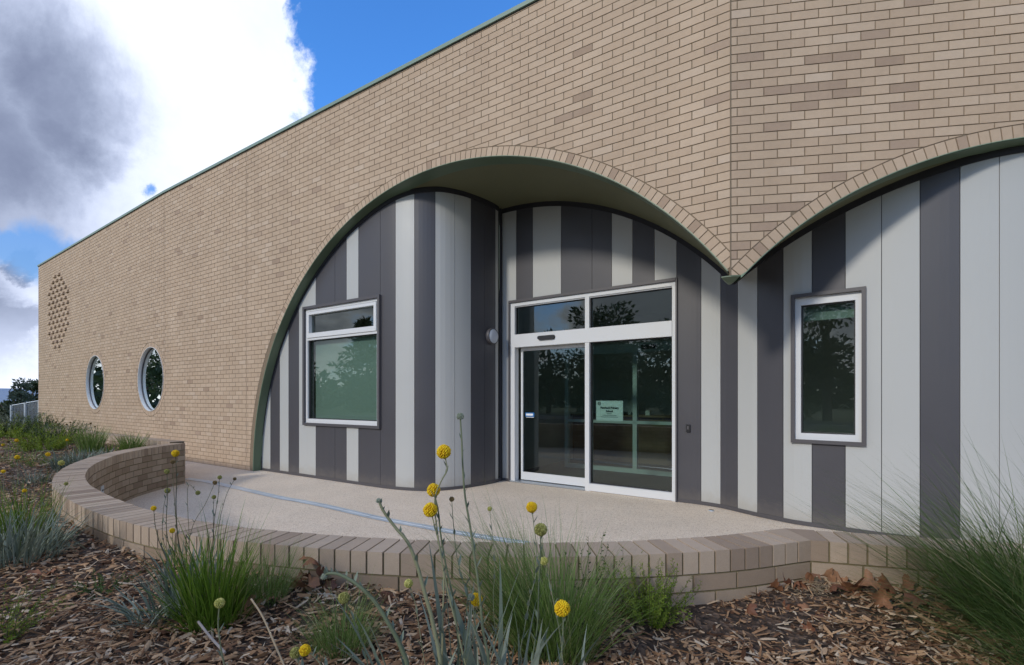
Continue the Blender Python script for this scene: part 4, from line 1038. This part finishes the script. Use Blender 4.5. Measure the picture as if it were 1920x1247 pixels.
def flower_plant(label, root, stems, leafspec, stemmat='stemg', group='yellow button flower plants', seed=1):
    """stems: list of (Y distance, [(px,py)...top first], head px diameter, kind, stem radius)"""
    g = np.random.default_rng(seed)
    o = thing('button_flower_plant', label, 'flower plant', (root[0], root[1], gz(*root)), group)
    V, F, T = [], [], []
    for (Yd, path, dia, kind, sr) in stems:
        top_ = at(*path[0], Yd); pts = [top_]+[at(x, y, Yd+.0*k) for k, (x, y) in enumerate(path[1:])]
        rt = Vector((root[0]+g.normal(0, .02), root[1]+g.normal(0, .02), gz(*root)-.01))
        last = pts[-1]
        if last.z > rt.z+.05: pts.append(last.lerp(rt, .55)+Vector((0, 0, .03))); pts.append(rt)
        cv = bez([tuple(p) for p in pts], 8)
        st = MB(); m_ = len(cv); st.tube([tuple(p) for p in cv], [sr*(.62+.6*k/m_) for k in range(m_)], 7, g.random(), False); st.build('stem', M[stemmat], o, True)
        r = dia/2*Yd/FPX*(.92 if dia > 12 else .8)
        if kind: head(o, np.array(top_), r, kind, seed=seed)
        # small bracts on the stem
        for k in range(3, m_-2, 4):
            p = np.array(cv[k]); a = g.random()*6.28; l = .012+.012*g.random()+.03*(k/m_)**2; dr = np.array([math.cos(a)*.5, math.sin(a)*.5, .85]); sdv = np.array([-math.sin(a), math.cos(a), 0])*l*.11
            b = len(V); V += [tuple(p-sdv), tuple(p+sdv), tuple(p+dr*l*.5+sdv*1.3), tuple(p+dr*l*.5-sdv*1.3), tuple(p+dr*l)]; F += [(b, b+1, b+2), (b, b+2, b+3), (b+3, b+2, b+4)]; T += [.5]*3
    if leafspec:
        for ls in leafspec:
            v, f_, t_ = ls; b = len(V); V += v; F += [(i+b, j+b, k+b) for i, j, k in f_]; T += t_
    if V: trimesh('leaves', V, F, T, M['silver'], o)
    return o
def lz(n, root, r0, L, l0, l1, w_, seed, **k):
    return blades(n, (root[0], root[1], k.pop('z', gz(*root))), r0, L, l0, l1, w_, seed=seed, seg=7, **k)
ra = (-.155, 1.02)
flower_plant('tallest yellow button flower plant with three bright heads stacked close together', ra, [
    (1.00, [(832, 847), (838, 880), (826, 905), (815, 940), (822, 1010), (838, 1100), (862, 1200), (880, 1300)], 27, 'fl_yellow', .0019),
    (1.02, [(813, 919), (822, 960), (826, 1000), (836, 1060), (850, 1130), (858, 1247)], 25, 'fl_yellow', .0024),
    (1.00, [(807, 956), (816, 990), (825, 1030), (832, 1080), (830, 1160), (828, 1247)], 27, 'fl_yellow', .0019),
    (1.04, [(847, 936), (850, 980), (856, 1040), (868, 1090), (876, 1130)], 11, 'fl_brown', .0011)],
    [lz(9, (-.12, 1.06), .05, (.25, .48), (.0, .35), (.1, .7), .017, 60, z=.62), lz(8, (-.05, 1.05), .06, (.18, .34), (.1, .6), (.3, 1.0), .015, 61, z=.72)], seed=3)
rb = (-.12, 1.10)
flower_plant('yellow button flower plant with one very tall stem ending in a green bud', rb, [
    (1.05, [(863, 781), (866, 830), (868, 880), (872, 930), (882, 990), (889, 1040), (899, 1110), (905, 1180), (915, 1260)], 15, 'fl_grey', .0028),
    (1.08, [(893, 1124), (888, 1150), (890, 1190), (872, 1260)], 24, 'fl_yellow', .0013), (1.07, [(883, 1120), (880, 1170), (868, 1260)], 14, 'fl_grey', .0014),
    (1.12, [(766, 1094), (778, 1130), (788, 1190), (800, 1260)], 17, 'fl_lime', .0011)],
    [lz(10, (-.02, 1.12), .07, (.22, .40), (.0, .4), (.1, .8), .016, 62, z=.66), lz(5, (-.22, 1.08), .04, (.3, .45), (.1, .4), (.4, 1.2), .015, 63, z=.60)], seed=5)
rc = (-.17, .98)
flower_plant('thick pale button flower stem leaning left and ending in a small grey bud', rc, [
    (.98, [(710, 939), (720, 960), (742, 990), (765, 1018), (782, 1060), (796, 1110), (812, 1170), (826, 1260)], 12, 'fl_grey', .0042)],
    [lz(6, (-.18, 1.0), .03, (.15, .3), (.2, .6), (.5, 1.1), .014, 64, z=.70)], seed=7)
rd_ = (-.22, 1.0)
flower_plant('drooping grey green button flower stem arching over to a nodding blue grey bud', rd_, [
    (.99, [(608, 1081), (616, 1075), (638, 1078), (668, 1095), (700, 1125), (726, 1165), (752, 1215), (764, 1270)], 13, 'fl_grey', .0045),
    (1.05, [(645, 1121), (658, 1150), (672, 1185), (690, 1250)], 22, 'fl_olive', .0012)],
    [lz(5, (-.24, 1.02), .03, (.15, .3), (.3, .9), (.7, 1.4), .015, 65, z=.66)], seed=8)
re_ = (.12, 1.08)
flower_plant('button flower plant on the right with yellow heads and one round olive seed head', re_, [
    (1.15, [(997, 951), (1001, 985), (1006, 1030), (1004, 1080), (994, 1120), (985, 1170), (975, 1260)], 21, 'fl_yellow', .0014),
    (1.05, [(1014, 993), (1013, 1040), (1010, 1100), (1008, 1170), (1000, 1260)], 25, 'fl_olive', .0019),
    (1.10, [(1020, 1052), (1030, 1090), (1040, 1140), (1050, 1190), (1056, 1260)], 16, 'fl_lime', .0013),
    (1.02, [(1054, 1141), (1056, 1170), (1054, 1210), (1052, 1260)], 30, 'fl_yellow', .0019),
    (1.25, [(918, 954), (923, 1000), (928, 1060), (925, 1130), (935, 1200)], 10, 'fl_lime', .0010)],
    [lz(10, (.04, 1.12), .07, (.2, .38), (.0, .4), (.1, .8), .015, 66, z=.64), lz(6, (.14, 1.10), .05, (.12, .26), (.1, .6), (.3, 1.0), .012, 67, z=.66)], seed=9)
rf = (-.50, 1.02)
flower_plant('low button flower plant at the bottom edge with a yellow head beside an olive one', rf, [
    (1.10, [(572, 1219), (588, 1230), (602, 1247), (620, 1275)], 21, 'fl_yellow', .0016), (1.13, [(554, 1224), (560, 1245), (575, 1280)], 21, 'fl_olive', .0012)], None, seed=10)
rg = (-.66, 1.12)
flower_plant('single button flower with a pale unopened head in front of the bright green clump', rg, [
    (1.18, [(412, 1131), (409, 1170), (414, 1215), (424, 1270)], 19, 'fl_lime', .0022)], None, seed=11)
rh = (-1.42, 2.12)
flower_plant('cluster of thin dark stems with small button heads above the bright green clump', rh, [
    (2.12, [(329, 850), (331, 900), (330, 950), (334, 1010)], 13, 'fl_yellow', .0022), (2.16, [(324, 866), (326, 920), (332, 1000)], 9, 'fl_brown', .0015),
    (2.10, [(313, 884), (314, 930), (312, 990), (322, 1040)], 11, 'fl_olive', .0018), (2.14, [(314, 920), (306, 960), (308, 1020)], 12, 'fl_olive', .0013),
    (2.10, [(288, 953), (292, 990), (304, 1030)], 11, 'fl_yellow', .0018), (2.12, [(323, 995), (326, 1040)], 11, 'fl_yellow', .0014),
    (2.18, [(371, 924), (352, 915)], 10, 'fl_olive', .0013), (2.16, [(403, 905), (385, 945), (362, 985), (350, 1040)], 9, 'fl_brown', .0015),
    (2.14, [(412, 895), (409, 930), (402, 975), (395, 1040)], 9, 'fl_olive', .0015), (2.15, [(401, 932), (400, 970), (398, 1040)], 9, 'fl_olive', .0015),
    (2.20, [(440, 898), (424, 930), (410, 985), (402, 1050)], 7, 'fl_brown', .0014)],
    [blades(110, (-1.42, 2.10, .50), .10, (.14, .34), (.05, .5), (.2, 1.2), .011, seed=68), blades(60, (-1.50, 2.0, .49), .08, (.12, .26), (.4, 1.0), (1.2, 1.9), .010, seed=69)], 'stemb', seed=12)
ri = (-2.6, 2.95)
flower_plant('thin stemmed button flowers rising from the silver clump at the left edge', ri, [
    (2.9, [(46, 920), (50, 960), (62, 1010)], 8, 'fl_yellow', .0014), (2.85, [(6, 884), (8, 930), (16, 990)], 8, 'fl_yellow', .0014),
    (2.9, [(124, 907), (112, 912), (96, 925), (70, 990)], 8, 'fl_olive', .0010), (3.0, [(32, 857), (34, 900), (40, 960)], 9, 'fl_yellow', .0013)], None, seed=13)
rj = fb(105, 900)
flower_plant('button flowers standing in the mulch behind the back of the curved wall', rj, [
    (5.2, [(90, 852), (88, 880), (92, 900)], 9, 'fl_yellow', .0025), (5.0, [(115, 868), (108, 885), (100, 905)], 12, 'fl_lime', .0025), (5.6, [(33, 858), (44, 880), (60, 905)], 8, 'fl_yellow', .0025)], None, seed=14)
rk = fb(50, 850)
flower_plant('small group of button flowers in front of the yellow green bush', rk, [
    (8.2, [(6, 834), (14, 850)], 6, 'fl_yellow', .004), (8.0, [(31, 826), (34, 846)], 7, 'fl_yellow', .004), (8.1, [(15, 828), (22, 846)], 6, 'fl_brown', .004), (7.9, [(126, 825), (122, 846)], 5, 'fl_yellow', .004)], None, seed=15)
rl = fb(200, 845)
flower_plant('tall thin stems with dark dried heads against the building wall', rl, [
    (8.6, [(105, 792), (108, 840)], 3.5, 'fl_brown', .003), (8.6, [(107, 797), (112, 842)], 3.5, 'fl_brown', .003), (8.4, [(125, 796), (128, 842)], 4, 'fl_brown', .003), (8.5, [(132, 792), (136, 842)], 3.5, 'fl_brown', .003), (8.4, [(170, 794), (172, 842)], 4, 'fl_brown', .003), (8.3, [(178, 800), (180, 842)], 3.5, 'fl_brown', .003)], None, 'stemb', seed=16)
# ------------------------------------------------------------------ dry sticks and stalks
M['stick'] = mat('dry_stalk', (.40, .31, .20), .85, var=(40, .3)); M['stickg'] = mat('grey_stick', (.32, .28, .25), .9, var=(40, .3))
def stick(label, pts, r, mt):
    c = at(*pts[0]); mb = MB(); P = [tuple(at(*p)) for p in pts]
    mb.tube(bez(P, 6), r, 7); tag(mb.build('dry_stick', M[mt], None, True), label, 'stick')
stick('pale tan dry stalk standing slanted at the bottom left of the bed', [(471, 1123, 1.35), (492, 1155, 1.32), (512, 1200, 1.29), (538, 1260, 1.26)], .0026, 'stick')
stick('grey split stick lying in the chips left of the pale stalk', [(372, 1166, 1.62), (395, 1195, 1.56), (422, 1224, 1.50)], .0042, 'stickg')
# ------------------------------------------------------------------ fallen leaves
M['dryleaf'] = mat('dry_brown_leaf', (.26, .12, .055), .7, tintramp=[(0, (.09, .035, .02)), (.4, (.16, .062, .03)), (.75, (.24, .105, .05)), (1, (.33, .18, .10))], var=(30, .3))
def dry_leaf(pos, size, label, group, seed):
    g = np.random.default_rng(seed); rings, seg = 5, 40; mb = MB(); curl = g.uniform(1.5, 5)*g.choice([-1, 1]); curl2 = g.uniform(-3, 3)
    Rm = Matrix.Rotation(g.random()*6.28, 3, 'Z') @ Matrix.Rotation(g.normal(0, .5), 3, 'X') @ Matrix.Rotation(g.normal(0, .5), 3, 'Y')
    rows = []
    for i in range(rings+1):
        row = []
        for j in range(seg):
            a = 2*math.pi*j/seg; lobe = .62+.38*abs(math.cos(2.5*(a-.3)))**1.2+.06*math.cos(15*a); lobe *= (.55+.45*math.sin(min(abs(((a+math.pi) % (2*math.pi))-math.pi), 1.2)/1.2*math.pi/2))
            r = size*lobe*(i/rings)+.0005; x, y = r*math.cos(a), r*math.sin(a); z = curl*x*x/size*.35+curl2*y*y/size*.25+.08*size*math.sin(7*a+seed)*(i/rings)**2
            v = Rm @ Vector((x, y, z)); row.append(v)
        rows.append(row)
    zmin = min(v.z for r_ in rows for v in r_); base = Vector((pos[0], pos[1], gz(pos[0], pos[1])-zmin-.004+(pos[2] if len(pos) > 2 else 0)))
    rows = [[v+base for v in r_] for r_ in rows]; mb.grid(rows, random.random(), closed=True)
    o = mb.build('dry_leaf', M['dryleaf'], None, True); tag(o, label, 'leaf', group); return o
k = 0
for q in range(16):
    x, y = random.uniform(1390, 1800), random.uniform(1105, 1190); k += 1
    dry_leaf(ground_at(x, y), random.uniform(.018, .038), 'small dark curled leaf scattered in the mulch in front of the right hand low wall', 'small leaves scattered in the mulch', 400+k)
spots = [(1432, 1098, .062), (1450, 1112, .055), (1470, 1100, .05), (1492, 1108, .045), (1510, 1088, .05), (1532, 1085, .06), (1550, 1092, .055), (1575, 1098, .06), (1600, 1090, .055), (1632, 1096, .07), (1655, 1094, .05), (1590, 1118, .075), (1628, 1122, .08), (1560, 1115, .06), (1668, 1118, .07), (1700, 1112, .07), (1740, 1108, .06), (1525, 1104, .05), (1655, 1140, .06)]
for (x, y, s_) in spots: k += 1; dry_leaf((*ground_at(x, y), random.uniform(0, .02)), s_*.78, 'curled red brown fallen leaf in the pile at the inside corner of the low wall', 'fallen leaves piled at the wall corner', 100+k)
for (x, y, s_) in [(572, 1098, .05), (588, 1090, .06), (604, 1100, .055), (618, 1108, .045), (560, 1108, .04), (580, 1112, .05)]: k += 1; dry_leaf((*ground_at(x, y), random.uniform(0, .03)), s_, 'curled brown fallen leaf caught against the curved wall beside the fine tuft', 'fallen leaves against the curved wall', 100+k)
for (x, y, s_, lb) in [(70, 1085, .08, 'large upright curled brown leaf under the silver clump'), (464, 1150, .045, 'reddish leaf lying right of the bright green clump'), (172, 1020, .03, 'small orange brown leaf at the foot of the curved wall on the left'), (140, 1000, .03, 'small curled leaf beside the left end of the curved wall'), (728, 1128, .03, 'small reddish leaf left of the button flowers'), (1720, 1150, .05, 'brown leaf under the blades of the tall dark grass')]:
    k += 1; dry_leaf(ground_at(x, y), s_, lb, 'single fallen leaves', 100+k)
# straw-like fine litter at the corner
mb = MB(); g = np.random.default_rng(5)
for i in range(150):
    x, y = ground_at(1530+g.normal(0, 22), 1106+g.normal(0, 9)); a = g.random()*3.14; l = .012+.02*g.random(); z = gz(x, y)+.012+.02*g.random()
    mb.tube([(x-math.cos(a)*l, y-math.sin(a)*l, z), (x, y, z+.006*g.random()), (x+math.cos(a)*l, y+math.sin(a)*l, z+g.normal(0, .004))], .0007, 4, g.random())
tag(mb.build('straw_litter', M['stick']), kind='stuff')
# ------------------------------------------------------------------ mesh fence beyond the far corner
fe = thing('mesh_fence', 'grey steel mesh fence with a top rail running off the far corner of the building', 'fence', (-18.2, 18.1, .3))
P0f, P1f = at(73, 751.5, 18.2), at(21, 760.5, 18.0)
mesh = bpy.data.materials.new('wire_mesh'); mesh.use_nodes = True; t = NT(mesh.node_tree); b = t.n['Principled BSDF']; b.inputs['Base Color'].default_value = (.30, .32, .34, 1); b.inputs['Metallic'].default_value = .5; b.inputs['Roughness'].default_value = .5
oc = t.add('ShaderNodeTexCoord').outputs['Object']; sp = t.add('ShaderNodeSeparateXYZ'); t.l.new(oc, sp.inputs[0])
wx = t.math('ABSOLUTE', t.math('SINE', t.math('MULTIPLY', sp.outputs[0], 75.0))); wz = t.math('ABSOLUTE', t.math('SINE', t.math('MULTIPLY', sp.outputs[2], 75.0)))
t.l.new(t.math('GREATER_THAN', t.math('MAXIMUM', wx, wz), .88), b.inputs['Alpha'])
mb = MB(); mb.poly([Z(P0f, 0), Z(P1f, -.2), P1f, P0f]); mb.build('mesh_panel', mesh, fe)
for f_ in (0, .5, 1.0):
    p = P0f.lerp(P1f, f_); mb = MB(); mb.box(p+Vector((-.025, -.025, -1.5)), (.05, 0, 0), (0, .05, 0), (0, 0, 1.52)); mb.build('post', M['steel'], fe)
mb = MB(); mb.tube([P0f, P1f], .02, 8); mb.build('top_rail', M['steel'], fe)
# ------------------------------------------------------------------ trees
def tree(label, x, y, h, cr, mt, seed, zb=None, leaf=.22, n=1500, trunk=.18, low=.3, name='tree', blobs=9, group=None, conifer=False):
    g = np.random.default_rng(seed); zb = gz(x, y) if zb is None else zb
    o = thing(name, label, 'tree', (x, y, zb), group); tk = MB(); sets = []
    tk.tube([(x, y, zb-.1), (x+g.normal(0, .1), y+g.normal(0, .1), zb+h*.35), (x+g.normal(0, .2), y+g.normal(0, .2), zb+h*.7), (x, y, zb+h*.93)], [trunk, trunk*.75, trunk*.4, trunk*.1], 8)
    if conifer:
        L_ = 15
        for k in range(L_):
            f_ = k/(L_-1); zc_ = zb+h*(low+(1-low)*f_); r = cr*(1-f_)**.8+.15
            for j in range(7):
                a = g.random()*6.28; rr = r*(.7+.5*g.random()); e = (x+math.cos(a)*rr, y+math.sin(a)*rr, zc_+.12*rr)
                tk.tube([(x, y, zc_), e], [trunk*.2, .01], 5); sets.append(leafcloud(int(n/L_/7), (x+math.cos(a)*rr*.62, y+math.sin(a)*rr*.62, zc_+.07*rr), (rr*.42, rr*.42, .10*h/8), leaf, seed+k*9+j, .1, 3, .0))
    else:
        for k in range(blobs):
            a = g.random()*6.28; rr = cr*.62*math.sqrt(g.random()); f_ = low+(1-low)*(.2+.65*g.random()); c = (x+math.cos(a)*rr, y+math.sin(a)*rr, zb+h*f_)
            tk.tube([(x, y, zb+h*f_*.6), ((x+c[0])/2, (y+c[1])/2, zb+h*f_*.85), c], [trunk*.4, trunk*.22, .02], 5)
            br = cr*(.36+.22*g.random()); sets.append(leafcloud(n//blobs, c, (br, br, br*.72), leaf, seed+k, .6, 2.2, .1, .15))
    tk.build('trunk', M['bark'], o, True); trimesh('crown', *merge(*sets), M[mt], o); return o
tg_ = 'trees beyond the garden'
def treepx(label, x0, x1, ytop, Y_, mt, seed, hh, **k):
    X_ = ((x0+x1)/2-960)/FPX*Y_; zt_p = EYE+(745-ytop)*Y_/FPX
    return tree(label, X_, Y_, hh, (x1-x0)/2*Y_/FPX, mt, seed, zb=zt_p-hh, group=tg_, **k)
treepx('pale green feathery young tree beyond the mesh fence', 14, 60, 699, 26, 'l_pale', 201, 3.4, leaf=.16, n=1500, trunk=.07, low=.2)
treepx('dark tree with a rounded crown beside the far corner of the building', 44, 92, 706, 34, 'l_tree', 202, 4.4, leaf=.2, n=2200, trunk=.12, low=.15, blobs=12)
treepx('dark green bushy tree lower down behind the olive mound', -16, 16, 752, 30, 'l_tree', 203, 2.6, leaf=.2, n=1300, low=.1)
treepx('dark tree filling the gap behind the mesh fence', 16, 56, 742, 38, 'l_tree', 204, 3.8, leaf=.24, n=1300, low=.1)
treepx('dark spreading tree on the slope at the left edge', -70, -8, 735, 42, 'l_tree', 205, 4.2, leaf=.26, n=1300, low=.1)
treepx('distant dark tree clump on the slope below the hills', 0, 30, 747, 60, 'l_tree', 206, 4.5, leaf=.35, n=1100, low=.1)
# trees across the street behind the viewer, seen mirrored in the glass
sg = 'street trees mirrored in the glass'
lab = ['tall conifer with layered branches mirrored in the wide window', 'broad pine crown mirrored at the left of the wide window', 'dense street tree mirrored in the door transom', 'dense street tree mirrored in the narrow window', 'street tree mirrored in the left half of the door', 'street tree mirrored in the right half of the door', 'street tree between the two mirrored in the door', 'tree mirrored in the nearer round window', 'tree mirrored in the farther round window', 'low bushy tree mirrored under the conifer', 'far tree line left of the conifer reflection', 'far tree line right of the conifer reflection', 'street tree behind the viewer to the right', 'tree filling the back of the street reflection']
tree(lab[0], -37, 3.6, 7.6, 3.2, 'l_tree', 301, n=2600, conifer=True, leaf=.5, group=sg)
tree(lab[1], -25, 10.0, 5.4, 2.1, 'l_tree', 302, leaf=.3, n=2400, group=sg)
tree(lab[2], -13.9, -1.5, 6.0, 2.0, 'l_tree', 303, leaf=.26, n=2600, low=.08, group=sg, blobs=14)
tree(lab[3], -8.2, -6.0, 5.6, 2.3, 'l_tree', 304, leaf=.26, n=2800, low=.06, group=sg, blobs=14)
tree(lab[4], -19.0, -1.0, 4.9, 2.6, 'l_tree', 305, leaf=.3, n=2400, low=.05, group=sg, blobs=14)
tree(lab[5], -13.5, -6.0, 4.9, 2.6, 'l_tree', 306, leaf=.3, n=2600, low=.05, group=sg, blobs=14)
tree(lab[6], -19.5, -6.5, 5.2, 3.0, 'l_tree', 307, leaf=.32, n=2400, low=.05, group=sg, blobs=14)
tree(lab[7], -27, 15.5, 6.8, 2.6, 'l_tree', 308, leaf=.3, n=2400, low=.1, group=sg, blobs=12)
tree(lab[8], -33, 19.5, 7.5, 2.8, 'l_tree', 309, leaf=.3, n=2200, low=.1, group=sg, blobs=12)
tree(lab[9], -33, 3.5, 2.4, 3.4, 'l_tree', 310, leaf=.34, n=2000, low=.05, group=sg)
tree(lab[10], -40, 9.5, 3.0, 4.4, 'l_tree', 311, leaf=.4, n=2000, low=.05, group=sg)
tree(lab[11], -36, -3.0, 3.2, 4.2, 'l_tree', 312, leaf=.4, n=2000, low=.05, group=sg)
tree(lab[12], -7.5, -12.5, 6.0, 3.2, 'l_tree', 313, leaf=.34, n=2000, low=.06, group=sg, blobs=12)
tree(lab[13], -25, -10.0, 6.0, 4.0, 'l_tree', 314, leaf=.4, n=2000, low=.05, group=sg, blobs=12)

# a far belt of trees across the street, the ground it stands on and the street itself
g = np.random.default_rng(77); cl = []
for i in range(80):
    a = math.radians(150+130*i/79); rr = 58+g.normal(0, 4); x, y = math.cos(a)*rr, math.sin(a)*rr; hh = 2.6+2.2*g.random()
    cl.append(leafcloud(110, (x, y, .2+hh*.5), (2.6, 2.6, hh*.55), 1.1, 500+i, .6, 1.8, .1, .1))
tag(trimesh('far_wood', *merge(*cl), M['l_tree']), kind='stuff')
M['asphalt'] = mat('asphalt', (.06, .06, .062), .9, var=(3, .2), bump=(80, 3, .4, .004))
mb = MB(); rows = []
for i in range(41):
    t_ = -30+60*i/40; rows.append([Z(q, gz(q.x, q.y)+.03) for q in [UL*t_+NL*k for k in (-3.6, -5.2, -6.8, -8.2)]])
mb.grid(rows); tag(mb.build('road', M['asphalt'], None, True), kind='structure')
M['concrete'] = mat('kerb_concrete', (.42, .40, .37), .85, var=(2, .15))
mb = MB()
for i in range(40):
    a, b = -30+60*i/40, -30+60*(i+1)/40; p, q = UL*a+NL*-3.45, UL*b+NL*-3.45
    mb.prism([Z(p, gz(p.x, p.y)-.05), Z(p-NL*.15, gz(p.x, p.y)-.05), Z(p-NL*.15, gz(p.x, p.y)+.14), Z(p, gz(p.x, p.y)+.14)], [Z(q, gz(q.x, q.y)-.05), Z(q-NL*.15, gz(q.x, q.y)-.05), Z(q-NL*.15, gz(q.x, q.y)+.14), Z(q, gz(q.x, q.y)+.14)])
tag(mb.build('kerb', M['concrete']), kind='structure')
hg = 'clipped hedges mirrored in the glass'
for i, (t_, k_, lb) in enumerate(((6, -10, 'clipped hedge across the street mirrored in the sliding door'), (11, -10.5, 'clipped hedge across the street mirrored in the fixed door glass'), (17, -10, 'clipped hedge across the street beyond the door reflection'), (0, -10.5, 'clipped hedge across the street mirrored in the narrow window'))):
    c = UL*t_+NL*k_; o = thing('hedge', lb, 'hedge', (c.x, c.y, gz(c.x, c.y)), hg)
    trimesh('foliage', *leafcloud(2600, (c.x, c.y, gz(c.x, c.y)+.8), (2.6, 2.0, 1.0), .2, 700+i, .6, 2.0, .1, .1), M['l_green'], o)

# bits of grit and leaf blown on to the paving
mb = MB(); g = np.random.default_rng(31)
for i in range(240):
    x, y = g.uniform(-4.5, 3.0), g.uniform(3.0, 8.8)
    if not inside(np.array([x]), np.array([y-.15]))[0] or (Vector((x, y, 0))-R0).dot(NL) > (.05 if (Vector((x, y, 0))-R0).dot(UL) > 3.6 else 1.5): continue
    r = .002+.007*g.random()**3; a0 = g.random()*6.28
    mb.poly([(x+r*math.cos(a0+q*1.256)*(.5+g.random()), y+r*math.sin(a0+q*1.256)*(.5+g.random()), .003+.002*g.random()) for q in range(5)], g.random()*.6)
tag(mb.build('paving_litter', M['chips']), kind='stuff')
